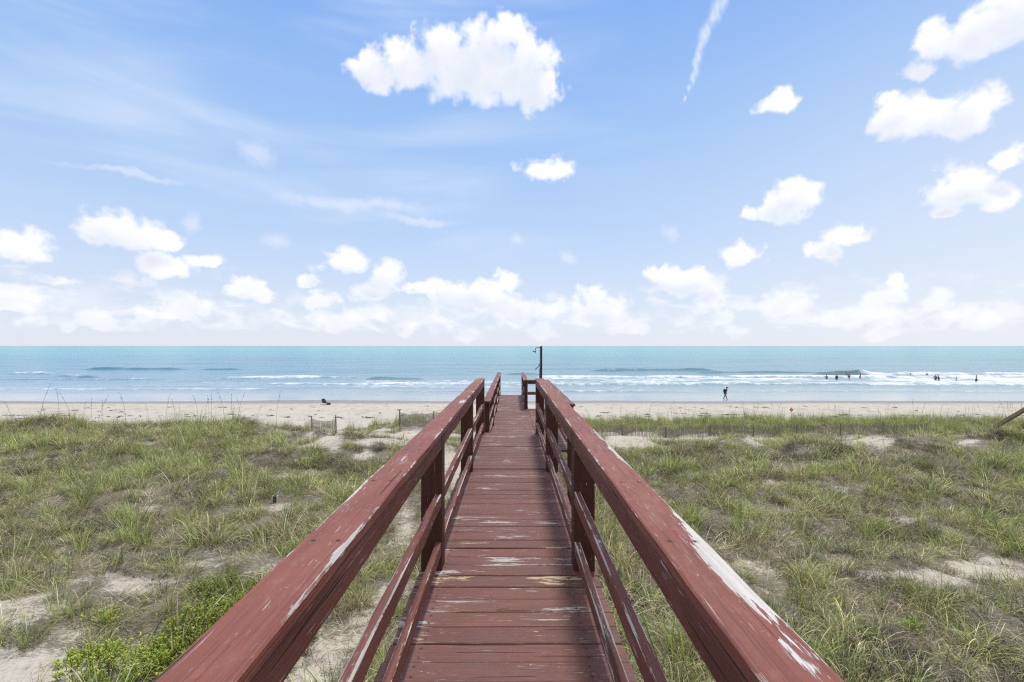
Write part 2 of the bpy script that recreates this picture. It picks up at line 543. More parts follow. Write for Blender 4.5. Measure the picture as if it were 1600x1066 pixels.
def m_wood(name, axis, peel=0.5, tone=1.0, raw=0.0, patches=(), edge=0.5, spec=0.2, dirt=0.0, dull=0.0, nails=None):
    """old red-brown deck paint flaking off grey timber. axis: the way the grain runs."""
    m, T = mat(name)
    g = T.n('ShaderNodeNewGeometry')
    pos, isl = g.outputs['Position'], g.outputs['Random Per Island']
    off = T.v('SCALE', T.xyz(isl, T.m('MULTIPLY', isl, 3.7), T.m('MULTIPLY', isl, 7.1)))
    off.node.inputs['Scale'].default_value = 40.0
    p = T.v('ADD', pos, off)
    def stretch(al, ac):
        s = [ac, ac, ac]; s[axis] = al
        return T.v('MULTIPLY', p, tuple(s))
    uvn = T.n('ShaderNodeUVMap', uv_map='board')
    uv = T.n('ShaderNodeSeparateXYZ', {0: uvn.outputs[0]})
    u = uv.outputs[0]
    fine = T.noise(stretch(2.2, 150.0), 1.0, 5, 0.68)
    grain = T.noise(stretch(1.4, 42.0), 1.0, 6, 0.62, 0.7)
    patch = T.noise(stretch(2.2, 9.0), 1.0, 4, 0.6, 0.3)
    big = T.noise(stretch(0.9, 1.6), 1.0, 3, 0.5)
    flake = T.noise(stretch(22.0, 90.0), 1.0, 3, 0.6)
    # paint
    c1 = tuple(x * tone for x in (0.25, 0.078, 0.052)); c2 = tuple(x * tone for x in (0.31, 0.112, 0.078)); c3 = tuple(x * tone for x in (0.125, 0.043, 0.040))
    paint = T.mix(T.ss(big, 0.35, 0.68), c1, c2)
    paint = T.mix(T.m('MULTIPLY', T.ss(grain, 0.55, 0.75), 0.65), paint, c3)
    paint = T.mix(T.m('MULTIPLY', T.ss(fine, 0.50, 0.66), 0.75), paint, c3)
    paint = T.mix(T.m('MULTIPLY', T.ss(isl, 0.0, 1.0), 0.55), paint, c3)
    sm = T.noise(stretch(16.0, 30.0), 1.0, 5, 0.7)
    paint = T.mix(T.m('MULTIPLY', T.ss(sm, 0.5, 0.75), 0.4), paint, tuple(x * tone for x in (0.335, 0.155, 0.128)))
    paint = T.mix(T.m('MULTIPLY', T.ss(patch, 0.50, 0.72), 0.30), paint, tuple(x * tone for x in (0.35, 0.175, 0.135)))   # chalky bloom
    paint = T.mix(T.m('MULTIPLY', T.ss(T.noise(stretch(1.6, 5.0), 1.0, 5, 0.65), 0.48, 0.68), 0.55), paint, tuple(x * tone for x in (0.15, 0.064, 0.050)))
    if dull:
        paint = T.mix(dull, paint, (0.105, 0.050, 0.042))
    # flaking
    pm = T.m('ADD', T.m('MULTIPLY', patch, 0.75), T.m('MULTIPLY', big, 0.45))
    pm = T.m('ADD', pm, T.m('MULTIPLY', grain, 0.62))
    pm = T.m('ADD', pm, T.m('MULTIPLY', flake, 0.22))
    ed = T.m('ABSOLUTE', T.m('SUBTRACT', u, 0.5))
    ed = T.m('MULTIPLY', T.ss(ed, 0.36, 0.5), edge * 0.22)
    pm = T.m('ADD', pm, ed)
    sp = T.n('ShaderNodeSeparateXYZ', {0: pos})
    for (pu, pv, ru, rv, s_) in patches:          # worn places at fixed spots along the board
        du = T.m('DIVIDE', T.m('SUBTRACT', sp.outputs[0], pu), ru)
        dv = T.m('DIVIDE', T.m('SUBTRACT', sp.outputs[1], pv), rv)
        du = T.m('MULTIPLY_ADD', T.m('SUBTRACT', patch, 0.5), 1.3, du)
        dv = T.m('MULTIPLY_ADD', T.m('SUBTRACT', grain, 0.5), 1.6, dv)
        q = T.m('SQRT', T.m('ADD', T.m('MULTIPLY', du, du), T.m('MULTIPLY', dv, dv)))
        q = T.m('ADD', q, T.m('MULTIPLY_ADD', T.noise(stretch(9.0, 120.0), 1.0, 4, 0.65), 1.5, -0.75))
        pm = T.m('ADD', pm, T.m('MULTIPLY', T.m('SUBTRACT', 1.0, T.ss(q, 0.72, 1.12)), s_))
    thr = 1.36 - 0.28 * peel
    peelm = T.ss(pm, thr, thr + 0.055)
    fl = T.noise(stretch(7.0, 170.0), 1.0, 2, 0.5)
    fl2 = T.noise(stretch(30.0, 120.0), 1.0, 3, 0.6)
    gate = T.ss(T.m('ADD', patch, T.m('MULTIPLY', ed, 0.8)), 0.40, 0.58)
    sliver = T.m('MAXIMUM', T.ss(fl, 0.685 - 0.05 * peel, 0.71 - 0.05 * peel), T.ss(fl2, 0.70 - 0.05 * peel, 0.72 - 0.05 * peel))
    peelm = T.m('MAXIMUM', peelm, T.m('MULTIPLY', T.m('MULTIPLY', sliver, gate), 0.72))
    bare = T.mix(T.ss(grain, 0.35, 0.7), (0.54, 0.515, 0.495), (0.36, 0.33, 0.31))
    bare = T.mix(T.m('MULTIPLY', T.ss(fine, 0.5, 0.75), 0.5), bare, (0.27, 0.245, 0.235))
    if raw:
        bare = T.mix(T.m('MULTIPLY', T.ss(isl, 1 - raw, 1 - raw + 0.02), 0.8), bare, (0.52, 0.38, 0.20))
    col = T.mix(peelm, paint, bare)
    # splits along the grain, knots and nail heads
    split = T.ss(T.noise(stretch(1.1, 55.0), 1.0, 2, 0.4, 0.4), 0.70, 0.74)
    vor = T.n('ShaderNodeTexVoronoi', {'Vector': stretch(2.2, 5.0), 'Scale': 1.0})
    knot = T.m('SUBTRACT', 1.0, T.ss(T.m('ADD', vor.outputs[0], T.m('MULTIPLY', T.m('SUBTRACT', grain, 0.5), 0.12)), 0.055, 0.11))
    dark = T.m('MAXIMUM', T.m('MULTIPLY', split, 0.85), T.m('MULTIPLY', knot, 0.55))
    if nails:                                      # rusty nail heads in pairs across the board
        wd, first, every = nails
        vv = T.m('SUBTRACT', T.m('FLOORED_MODULO', T.m('SUBTRACT', uv.outputs[1], first - every / 2), every), every / 2)
        uu = T.m('MULTIPLY', T.m('SUBTRACT', T.m('ABSOLUTE', T.m('SUBTRACT', u, 0.5)), 0.26), wd)
        dist = T.m('SQRT', T.m('ADD', T.m('MULTIPLY', uu, uu), T.m('MULTIPLY', vv, vv)))
        dark = T.m('MAXIMUM', dark, T.m('SUBTRACT', 1.0, T.ss(dist, 0.0035, 0.0065)))
        rust = T.m('MULTIPLY', T.m('SUBTRACT', 1.0, T.ss(dist, 0.005, 0.022)), 0.35)
        col = T.mix(rust, col, (0.09, 0.04, 0.025))
    col = T.mix(dark, col, (0.045, 0.020, 0.018))
    if dirt:
        dn = T.noise(pos, 3.0, 6, 0.6)
        col = T.mix(T.m('MULTIPLY', T.ss(dn, 0.48, 0.7), dirt), col, (0.10, 0.065, 0.06))
    hgt = T.m('ADD', T.m('MULTIPLY', fine, 0.35), T.m('MULTIPLY', grain, 0.6))
    hgt = T.m('SUBTRACT', hgt, T.m('MULTIPLY', peelm, 0.35))
    hgt = T.m('SUBTRACT', hgt, T.m('MULTIPLY', dark, 1.0))
    bump = T.n('ShaderNodeBump', {'Height': hgt, 'Strength': 1.0, 'Distance': 0.006})
    rough = T.m('ADD', T.m('MULTIPLY', peelm, 0.25), T.m('MULTIPLY_ADD', patch, 0.3, 0.42))
    b = T.n('ShaderNodeBsdfPrincipled', {'Base Color': col, 'Roughness': rough, 'Specular IOR Level': spec, 'Normal': bump.outputs[0]})
    finish(T, b)
    return m


def m_sand():
    m, T = mat('dune and beach sand')
    g = T.n('ShaderNodeNewGeometry')
    p = g.outputs['Position']
    sep = T.n('ShaderNodeSeparateXYZ', {0: p})
    vg = T.n('ShaderNodeAttribute', attribute_name='veg').outputs['Fac']
    n1 = T.noise(p, 0.6, 5)
    n2 = T.noise(p, 9.0, 6, 0.65)
    n3 = T.noise(p, 55.0, 4, 0.6)
    sand = T.mix(n1, (0.41, 0.375, 0.32), (0.52, 0.48, 0.415))
    sand = T.mix(T.m('MULTIPLY', T.ss(n2, 0.5, 0.75), 0.45), sand, (0.27, 0.24, 0.20))
    beach = T.ss(sep.outputs[1], 38.0, 44.0)
    bcol = T.mix(T.noise(T.v('MULTIPLY', p, (0.12, 0.5, 1)), 1.0, 4), (0.40, 0.37, 0.325), (0.48, 0.445, 0.395))
    foot = T.ss(T.noise(T.v('MULTIPLY', p, (1.1, 0.45, 1)), 1.0, 5, 0.75), 0.52, 0.66)
    bcol = T.mix(T.m('MULTIPLY', foot, 0.6), bcol, (0.27, 0.245, 0.215))
    sand = T.mix(beach, sand, bcol)
    # litter: dead stalks, grey-brown duff under the grass
    st = T.n('ShaderNodeMapping', {'Vector': p, 'Rotation': (0, 0, 0.7), 'Scale': (9, 60, 1)})
    st2 = T.n('ShaderNodeMapping', {'Vector': p, 'Rotation': (0, 0, -0.9), 'Scale': (7, 48, 1)})
    l1 = T.m('MAXIMUM', T.noise(st, 1.0, 3, 0.6), T.noise(st2, 1.0, 3, 0.6))
    lit = T.ss(T.m('ADD', T.m('MULTIPLY', vg, 0.50), T.m('ADD', T.m('MULTIPLY', n2, 0.55), T.m('MULTIPLY', l1, 0.75))), 0.72, 0.88)
    dune = T.m('SUBTRACT', 1.0, beach)
    duff = T.mix(T.ss(l1, 0.5, 0.72), (0.10, 0.085, 0.062), (0.30, 0.265, 0.20))
    duff = T.mix(T.ss(n3, 0.5, 0.7), duff, (0.055, 0.047, 0.036))
    col = T.mix(T.m('MULTIPLY', T.m('MULTIPLY', lit, dune), 0.85), sand, duff)
    # wet strand
    wob = T.m('MULTIPLY_ADD', T.noise(T.v('MULTIPLY', p, (0.06, 0.06, 0)), 1.0, 3), 4.0, -2.0)
    wet = T.ss(T.m('ADD', sep.outputs[1], wob), 58.5, 62.0)
    col = T.mix(wet, col, (0.245, 0.225, 0.21))
    hgt = T.m('ADD', T.m('MULTIPLY', n2, 0.7), T.m('ADD', T.m('MULTIPLY', n3, 0.25), T.m('MULTIPLY', foot, -0.8)))
    bump = T.n('ShaderNodeBump', {'Height': hgt, 'Strength': 0.8, 'Distance': 0.06})
    b = T.n('ShaderNodeBsdfPrincipled', {'Base Color': col, 'Roughness': T.m('MULTIPLY_ADD', wet, -0.35, 0.95), 'Specular IOR Level': 0.2, 'Normal': bump.outputs[0]})
    finish(T, b)
    return m


def m_sea():
    m, T = mat('sea water and foam')
    g = T.n('ShaderNodeNewGeometry')
    p = g.outputs['Position']
    sep = T.n('ShaderNodeSeparateXYZ', {0: p})
    Y = sep.outputs[1]
    foam = T.n('ShaderNodeAttribute', attribute_name='foam').outputs['Fac']
    face = T.n('ShaderNodeAttribute', attribute_name='face').outputs['Fac']
    lg = T.m('LOGARITHM', T.m('MAXIMUM', Y, 1.0), 10.0)
    lg = T.m('MULTIPLY_ADD', T.m('SUBTRACT', T.noise(T.v('MULTIPLY', p, (0.004, 0.012, 0)), 1.0, 4), 0.5), 0.25, lg)
    c = T.ramp(T.m('DIVIDE', T.m('SUBTRACT', lg, 1.8), 2.0, clamp=True), [
        (0.00, (0.36, 0.37, 0.385)), (0.05, (0.30, 0.34, 0.38)), (0.10, (0.20, 0.28, 0.335)), (0.19, (0.10, 0.225, 0.30)), (0.30, (0.055, 0.215, 0.285)),
        (0.45, (0.03, 0.32, 0.34)), (0.62, (0.03, 0.36, 0.37)), (1.0, (0.02, 0.29, 0.34))])
    lat = T.ss(T.m('DIVIDE', sep.outputs[0], T.m('MAXIMUM', Y, 1.0)), -1.0, 0.5)
    c = T.mix(T.m('MULTIPLY', T.m('SUBTRACT', 1.0, lat), 0.40), c, (0.006, 0.19, 0.34))
    c = T.mix(T.m('MULTIPLY', lat, 0.38), c, (0.12, 0.26, 0.27))
    streak = T.noise(T.v('MULTIPLY', p, (0.012, 0.05, 0)), 1.0, 5, 0.6)
    c = T.mix(T.m('MULTIPLY', T.ss(streak, 0.45, 0.7), 0.5), c, (0.04, 0.14, 0.20))
    c = T.mix(T.m('MULTIPLY', face, 0.75), c, (0.10, 0.135, 0.10))
    fn = T.noise(T.v('MULTIPLY', p, (0.55, 0.35, 0.5)), 1.0, 6, 0.68)
    fm = T.ss(T.m('ADD', foam, T.m('MULTIPLY_ADD', fn, 1.3, -0.65)), 0.30, 0.85)
    c = T.mix(fm, c, (0.66, 0.675, 0.70))
    shore = T.ss(Y, 66.0, 92.0)
    w1 = T.noise(T.v('MULTIPLY', p, (0.35, 0.8, 0)), 1.0, 6, 0.62, 0.4)
    w2 = T.noise(T.v('MULTIPLY', p, (0.03, 0.11, 0)), 1.0, 6, 0.62)
    hg = T.m('ADD', T.m('MULTIPLY', w1, 0.22), T.m('MULTIPLY', w2, 1.6))
    bump = T.n('ShaderNodeBump', {'Height': hg, 'Strength': T.m('MULTIPLY_ADD', shore, 0.55, 0.05), 'Distance': 1.0})
    b = T.n('ShaderNodeBsdfPrincipled', {'Base Color': c, 'Roughness': T.m('MULTIPLY_ADD', fm, 0.55, T.m('MULTIPLY_ADD', shore, 0.14, 0.06)),
                                         'IOR': 1.25, 'Normal': bump.outputs[0]})
    finish(T, b)
    return m


def m_blade(name, transl=0.36, patchy=0.34):
    m, T = mat(name)
    a = T.n('ShaderNodeAttribute', attribute_name='Col').outputs['Color']
    oi = T.n('ShaderNodeObjectInfo')
    g = T.n('ShaderNodeNewGeometry')
    big = T.noise(g.outputs['Position'], 0.75, 4, 0.6)
    f = T.m('MULTIPLY_ADD', oi.outputs['Random'], 1.15, 0.70)
    c = T.v('SCALE', a); T.set(c.node.inputs['Scale'], f)
    c = T.mix(T.m('MULTIPLY', T.ss(big, 0.50, 0.68), patchy), c, (0.36, 0.30, 0.165))
    c = T.mix(T.m('MULTIPLY', T.ss(big, 0.5, 0.34), patchy), c, (0.29, 0.325, 0.075))
    d = T.n('ShaderNodeBsdfDiffuse', {'Color': c})
    tr = T.n('ShaderNodeBsdfTranslucent', {'Color': c})
    gl = T.n('ShaderNodeBsdfGlossy', {'Color': (1, 1, 1, 1), 'Roughness': 0.45})
    mx = T.n('ShaderNodeMixShader', {0: transl, 1: d.outputs[0], 2: tr.outputs[0]})
    mx2 = T.n('ShaderNodeMixShader', {0: 0.035, 1: mx.outputs[0], 2: gl.outputs[0]})
    finish(T, mx2)
    return m


# ------------------------------------------------------------------ ground
def axis_steps(segs):
    out = []
    for a, b, s in segs:
        out += list(np.arange(a, b, s))
    return np.array(out + [segs[-1][1]])


def build_ground():
    ys = axis_steps([(-40, 2, 1.2), (2, 26, 0.13), (26, 40, 0.22), (40, 70, 0.45), (70, 300, 6)])
    xh = axis_steps([(0, 27, 0.16), (27, 60, 0.8), (60, 320, 6)])
    xs = np.concatenate([-xh[:0:-1], xh])
    X, Y = np.meshgrid(xs, ys)
    Z = height(X, Y)
    V = veg(X, Y)
    o = link('sand_ground', grid_mesh('sand_ground', X, Y, Z, {'veg': V}), m_sand())
    tag(o, kind='structure')


build_ground()


# ------------------------------------------------------------------ sea
def sea_y(py):
    return F * CAMZ / (py - CY)


def build_sea():
    ys = list(np.arange(61, 165, 0.4))
    y = 165.0
    while y < 26000:
        y *= 1.03
        ys.append(y)
    ys = np.array(ys)
    t = np.linspace(-1.6, 1.6, 720)
    Y = np.repeat(ys[:, None], len(t), 1)
    X = t[None, :] * (ys[:, None] + 15)
    px, py = CX + F * X / Y, CY + F * CAMZ / Y
    Z = (fbm(X / 7, Y / 4, 61, 3) - 0.5) * 0.16 * sstep(Y, 72, 100)
    Z = Z + (fbm(X / 40, Y / 14, 64, 2) - 0.5) * 0.5 * sstep(Y, 110, 150) * (1 - sstep(Y, 900, 3000))
    face = np.zeros_like(Z)
    br = [  # x0, x1, y row, height, foam on the crest
        (840, 1700, 589.5, .42, .8), (925, 1110, 579.5, .60, 0), (1090, 1285, 583, .40, .1), (1270, 1352, 586.5, .95, .15), (1340, 1420, 586.5, .75, .9),
        (1400, 1700, 585.5, .55, .8), (140, 285, 577.5, .60, .15), (318, 372, 577.8, .40, 0), (15, 92, 584.5, .45, .65), (90, 150, 588, .35, .5), (120, 150, 590, .45, .3),
        (575, 660, 593, .50, .25), (345, 560, 590.5, .40, .8), (795, 842, 585, .40, .2), (-100, 420, 608.5, .12, .6), (400, 705, 606, .12, .5),
        (590, 1010, 611.5, .10, .5), (1000, 1700, 612, .10, .45), (420, 670, 600, .25, .8), (860, 1700, 601, .28, .6), (180, 330, 604, .12, .5), (0, 260, 593, .25, .45)]
    foam = np.zeros_like(Z)
    for i, (x0, x1, r, A, fo) in enumerate(br):
        yc = sea_y(r) + (fbm(X / 16 + 7 * i, X * 0, 70 + i, 3) - 0.5) * 5.0 * (0.4 if r > 600 else 1)
        pad = 14
        env = sstep(px, x0 - pad, x0 + pad) * (1 - sstep(px, x1 - pad, x1 + pad)) * (0.55 + 0.8 * fbm(X / 6, X * 0 + i, 90 + i, 2))
        s = Y - yc
        wf, wb = (0.7 + A * 1.3), (2.0 + A * 4)
        prof = np.where(s < 0, np.exp(-(s / wf) ** 2), np.exp(-(s / wb) ** 2))
        Z += A * env * prof
        if fo:
            bf = np.where(s < 0, np.exp(-(s / (wf * 2.0)) ** 2), np.exp(-(s / (wb * 0.55)) ** 2))
            foam = np.maximum(foam, fo * np.clip(env, 0, 1) * bf)
        if fo < 0.5 and A > .35:
            face = np.maximum(face, np.clip(env, 0, 1) * np.where(s < 0.3, np.exp(-((s + wf * .6) / wf) ** 2), 0) * (1.0 if A > .9 else .55))
    zones = [(830, 1750, 589, 601, .52), (830, 1750, 601, 611, .30), (1350, 1750, 585.5, 602, .66), (545, 840, 594, 606, .46), (-100, 560, 594, 606, .30),
             (300, 600, 588, 600, .36), (-100, 1750, 613, 618, .12)]
    for i, (x0, x1, y0, y1, s) in enumerate(zones):
        e = sstep(px, x0 - 25, x0 + 25) * (1 - sstep(px, x1 - 25, x1 + 25)) * sstep(py, y0 - 1.2, y0 + 1.0) * (1 - sstep(py, y1 - 1.5, y1 + 2.5))
        n = fbm(X / 9, Y / 5, 120 + i, 4)
        foam = np.maximum(foam, e * s * (0.45 + 1.1 * n))
    o = link('sea', grid_mesh('sea', X, Y, Z, {'foam': foam, 'face': face}), m_sea())
    tag(o, kind='structure')


build_sea()

# ------------------------------------------------------------------ boardwalk
DECK = CAMZ - 1.5          # upper deck surface
LOW = CAMZ - 1.85          # lower deck surface
CAPT = CAMZ - 0.56         # top of the upper handrail caps
CAPL = CAMZ - 1.0          # top of the lower handrail caps
XL, XR = -0.532, 0.486     # centre lines of the two rows of posts
PW = 0.14

M_DECK = m_wood('red deck paint on planks', 0, peel=0.82, tone=0.72, raw=0.18, edge=0.05, spec=0.3, dirt=0.25, dull=0.30, nails=(0.139, 0.16, 0.82))
M_RAILY = m_wood('red paint on rails', 1, peel=0.72, tone=0.72, edge=0.8)
M_RAILX = m_wood('red paint on cross rails', 0, peel=0.5, tone=0.8, edge=0.8)
M_POST = m_wood('red paint on posts with shade in the colour', 2, peel=0.2, tone=0.30, edge=0.3)  # same red paint, darkened on all faces to carry the fronts' shade
M_UNDER = m_wood('red paint on upright rails', 1, peel=0.42, tone=0.62, edge=0.5)
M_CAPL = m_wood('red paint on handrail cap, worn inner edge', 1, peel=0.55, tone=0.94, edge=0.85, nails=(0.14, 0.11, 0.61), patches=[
    (-0.470, 1.32, 0.012, 0.055, .15), (-0.472, 1.08, 0.006, 0.05, .10), (-0.588, 1.22, 0.012, 0.12, .13), (-0.575, 0.83, 0.03, 0.03, .22),
    (-0.50, 4.9, 0.04, 0.22, .3), (-0.59, 2.0, 0.02, 0.35, .16), (-0.54, 2.4, .03, .3, .12)])
M_CAPR = m_wood('red paint on handrail cap, large bare patch', 1, peel=0.55, tone=0.94, edge=0.85, nails=(0.14, 0.11, 0.61), patches=[
    (0.550, 1.22, 0.044, 0.34, .60), (0.562, 1.55, 0.016, 0.22, .4), (0.552, 2.55, 0.020, 0.26, .24), (0.545, 3.1, 0.02, 0.2, .18), (0.53, 4.0, .03, .4, .2), (0.52, 0.86, 0.03, 0.06, .30),
    (0.505, 3.3, .03, .25, .12)])


def build_boardwalk():
    root = thing('boardwalk', 'long red-brown painted wooden boardwalk with worn handrails running to the beach', 'boardwalk', (0, 0, 0))
    # upper deck planks
    m = MB()
    y = -1.6
    while y < 8.33:
        w = 0.139 + random.uniform(-.0015, .0015)
        zc = DECK - 0.019 + random.gauss(0, 0.002)
        e0, e1 = XL - PW / 2 - 0.006 + random.gauss(0, .004), XR + PW / 2 + 0.006 + random.gauss(0, .004)
        m.board((e0, y + w / 2, zc), (e1, y + w / 2, zc + random.gauss(0, .0012)), w, 0.038, ch=0.004, step=0.3, warp=0.0007)
        y += w + random.choice((0.004, 0.005, 0.006, 0.008))
    yend = y
    m.build('deck', M_DECK, root)
    m = MB()
    y = yend + 0.02
    m.board((XL - .07, y, DECK - .11), (XR + .07, y, DECK - .11), 0.036, 0.14, ch=.003)
    m.build('fascia', M_RAILX, root)
    m = MB()
    m.board((XL - .04, yend + .17, LOW + .155), (XR + .04, yend + .17, LOW + .155), 0.27, 0.036, ch=.004)
    m.build('step', M_RAILX, root)
    # lower deck and shower platform
    def planks(name, y0, y1, xa, xb):
        mm = MB(); y = y0
        while y < y1:
            w = 0.1405
            mm.board((xa + random.gauss(0, .004), y + w / 2, LOW - 0.019), (xb + random.gauss(0, .004), y + w / 2, LOW - .019 + random.gauss(0, .0015)), w, 0.038, ch=.004, step=.35, warp=.0007)
            y += w + 0.005
        return mm.build(name, M_DECK, root)
    planks('lower_deck', yend + 0.05, 18.3, -0.56, 0.50)
    planks('platform_deck', yend + 0.22, 14.24, 0.506, 1.14)
    # joists
    for x in (-0.50, 0.0, 0.45):
        m = MB(); m.board((x, -1.6, DECK - .038 - .095), (x, yend, DECK - .038 - .095), 0.038, 0.185, ch=.002, step=1)
        m.build('joist', M_UNDER, root)
    for x in (-0.50, 0.44, 1.09):
        m = MB(); m.board((x, yend + .3, LOW - .04 - .095), (x, 18.25 if x < 1 else 14.2, LOW - .04 - .095), 0.038, 0.185, ch=.002, step=1)
        m.build('joist', M_UNDER, root)

    def post(x, yc, top, w=PW):
        m = MB()
        zb = float(height(x, yc)) - 0.4
        m.board((x, yc, zb), (x, yc, top), w, w, up=(0, 1, 0), ch=.005, step=.5, warp=.0008)
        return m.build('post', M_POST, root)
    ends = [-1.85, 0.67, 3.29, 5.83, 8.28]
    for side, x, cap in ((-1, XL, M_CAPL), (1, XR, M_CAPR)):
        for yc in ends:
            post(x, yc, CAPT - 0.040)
        xin = x - side * (PW / 2 - 0.022)          # rails sit flush with the inner faces
        joints = [-1.9, 0.67, 5.83, 8.37] if side < 0 else [-1.9, 0.66, 3.29 + 2.56, 8.38]
        for a, b in zip(ends[:-1], ends[1:]):
            ya, yb = a + PW / 2 + .003, b - PW / 2 - .003
            m = MB(); m.board((xin, ya, CAPT - .041 - .0445), (xin, yb, CAPT - .041 - .0445), 0.038, 0.088, ch=.004, step=.3)
            h = m.build('handrail', M_UNDER, root)
            sag = random.uniform(-.012, .012)
            m = MB(); m.board((xin, ya, CAMZ - 1.015 + sag), (xin, yb, CAMZ - 1.015 - sag), 0.040, 0.088, ch=.006, step=.3, warp=.002)
            m.build('middle_rail', M_RAILY, root)
            m = MB(); m.board((xin, ya, CAMZ - 1.345), (xin, yb, CAMZ - 1.345), 0.038, 0.088, ch=.005, step=.3, warp=.0015)
            m.build('bottom_rail', M_RAILY, root)
        for a, b in zip(joints[:-1], joints[1:]):
            m = MB(); m.board((x, a + .002, CAPT - .019 + random.gauss(0, .001)), (x, b - .002, CAPT - .019 + random.gauss(0, .001)), 0.142, 0.038, ch=.005, step=.22, warp=.0012)
            m.build('handrail_cap', cap, root)
    # lower railings
    def railing(x, y0, y1, inward, posts):
        for yc in posts:
            post(x, yc, CAPL - .04, 0.10)
        xin = x + inward * .03
        for a, b in zip(posts[:-1], posts[1:]):
            for z, hh, nm in ((CAPL - .085, .086, 'handrail'), (CAPL - .40, .086, 'middle_rail'), (CAPL - .68, .086, 'bottom_rail')):
                m = MB(); m.board((xin, a + .055, z), (xin, b - .055, z), .038, hh, ch=.005, step=.4, warp=.002)
                m.build(nm, M_UNDER if nm == 'handrail' else M_RAILY, root)
        m = MB(); m.board((x, y0, CAPL - .019), (x, y1, CAPL - .019), .135, .038, ch=.005, step=.3)
        m.build('handrail_cap', M_RAILY, root)
    railing(-0.455, 8.75, 18.3, 1, [8.95, 11.25, 13.6, 15.9, 18.2])
    railing(0.43, 14.15, 18.3, -1, [14.27, 16.2, 18.2])
    railing(1.03, 8.30, 14.32, -1, [8.45, 11.3, 14.27])
    # cross railing at the seaward side of the platform
    for z, hh, nm in ((CAPL - .085, .086, 'handrail'), (CAPL - .40, .086, 'middle_rail')):
        m = MB(); m.board((0.485, 14.27, z), (0.975, 14.27, z), .038, hh, ch=.005, step=.4)
        m.build(nm, M_RAILX, root)
    m = MB(); m.board((0.50, 14.27, CAPL - .019), (0.96, 14.27, CAPL - .019), .135, .038, ch=.005)
    m.build('handrail_cap', M_RAILX, root)
    # cross railing closing the landward side of the platform
    for z, hh, nm in ((CAPL - .085, .086, 'handrail'), (CAPL - .40, .086, 'middle_rail')):
        m = MB(); m.board((0.585, 8.45, z), (0.975, 8.45, z), .038, hh, ch=.005, step=.4)
        m.build(nm, M_RAILX, root)
    # stairs to the beach
    m = MB()
    for i in range(5):
        m.board((-0.50, 18.48 + i * .27, LOW - .19 - .18 * i), (0.44, 18.48 + i * .27, LOW - .19 - .18 * i), .26, .038, ch=.004)
    m.build('stair_treads', M_DECK, root)
    for x in (-.52, .46):
        m = MB(); m.board((x, 18.3, LOW - .18), (x, 19.8, LOW - 1.18), .038, .24, ch=.003)
        m.build('stair_stringer', M_UNDER, root)


build_boardwalk()

M_DARKM = m_simple('dark weathered timber', (0.035, 0.025, 0.022), .7)
M_PIPE = m_simple('tarnished pipe', (0.16, 0.17, 0.17), .4, metallic=0.6)


def build_shower():
    r = thing('outdoor_shower', 'tall dark outdoor shower post with curved shower head at the end of the boardwalk', 'shower', (0.885, 14.40, LOW))
    zt = CAMZ - 0.01 - LOW
    zg = float(height(.885, 14.4)) - .3 - LOW
    m = MB(); m.board((0, 0, zg), (0, 0, zt), .06, .06, up=(0, 1, 0), ch=.004)
    m.build('post', M_DARKM, r)
    m = MB(); m.tube([(-.045, -.05, .3), (-.05, -.05, 1.0), (-.035, -.05, 1.25), (-.03, -.05, zt - .05)], .012)
    m.tube([(-.03, -.05, zt - .05), (-.10, -.06, zt - .03), (-.16, -.07, zt - .06), (-.19, -.075, zt - .13)], .011)
    pipe = m.build('pipe', M_PIPE, r)
    m = MB(); m.tube([(-.19, -.075, zt - .12), (-.197, -.075, zt - .145), (-.21, -.075, zt - .175)], [.014, .045, .06], 12)
    m.build('shower_head', M_PIPE, pipe)
    m = MB(); m.tube([(-.03, -.06, zt - .50), (-.08, -.06, zt - .60), (-.18, -.06, zt - .69)], .012)
    m.build('lever', M_PIPE, r)


build_shower()

# ------------------------------------------------------------------ sand fences
M_SLAT = m_simple('grey weathered fence slats', (0.25, 0.225, 0.195), .9, .35, 6)
M_FPOST = m_simple('dark weathered fence post', (0.09, 0.07, 0.06), .9, .3, 9)
M_WIRE = m_simple('rusty wire', (0.10, 0.08, 0.07), .7)


def sand_fence(pts, hgt, label, sag=.12, lean=.03, gap=.068, post_h=1.25):
    """pts: plan points of its posts"""
    P = [Vector((x, y, float(height(x, y)))) for x, y in pts]
    r = thing('sand_fence', label, 'fence', P[0])
    o = P[0]
    sl, wi = MB(), MB()
    for a, b in zip(P[:-1], P[1:]):
        L = (Vector((b.x - a.x, b.y - a.y, 0))).length
        n = max(2, int(L / gap))
        wl = [[], []]
        for i in range(n):
            t = (i + .5) / n
            x, y = a.x + (b.x - a.x) * t, a.y + (b.y - a.y) * t
            zg = float(height(x, y))
            top = hgt - sag * 4 * t * (1 - t) + random.gauss(0, .018)
            dx = random.gauss(0, lean * .4)
            q0 = Vector((x, y, zg - .15)) - o
            q1 = Vector((x + dx, y + random.gauss(0, .02), zg + top)) - o
            sl.board(q0, q1, .038 + random.uniform(-.006, .006), .011, up=(0, 1, 0), ch=.002, step=3, warp=0)
            for k, f in enumerate((.3, .8)):
                wl[k].append(q0.lerp(q1, f) + Vector((0, -.012, 0)))
        for w in wl:
            if len(w) > 1: wi.tube(w, .004, 4)
    for i, p in enumerate(P):
        m = MB(); q = p - o
        m.tube([q + Vector((0, .04, -.5)), q + Vector((random.gauss(0, .02), .04, post_h + random.gauss(0, .04)))], [.048, .042], 8)
        m.build('post', M_FPOST, r)
    sl.build('slats', M_SLAT, r)
    wi.build('wire', M_WIRE, r)


def plan(px, Y):
    return ((px - CX) / F * Y, Y)


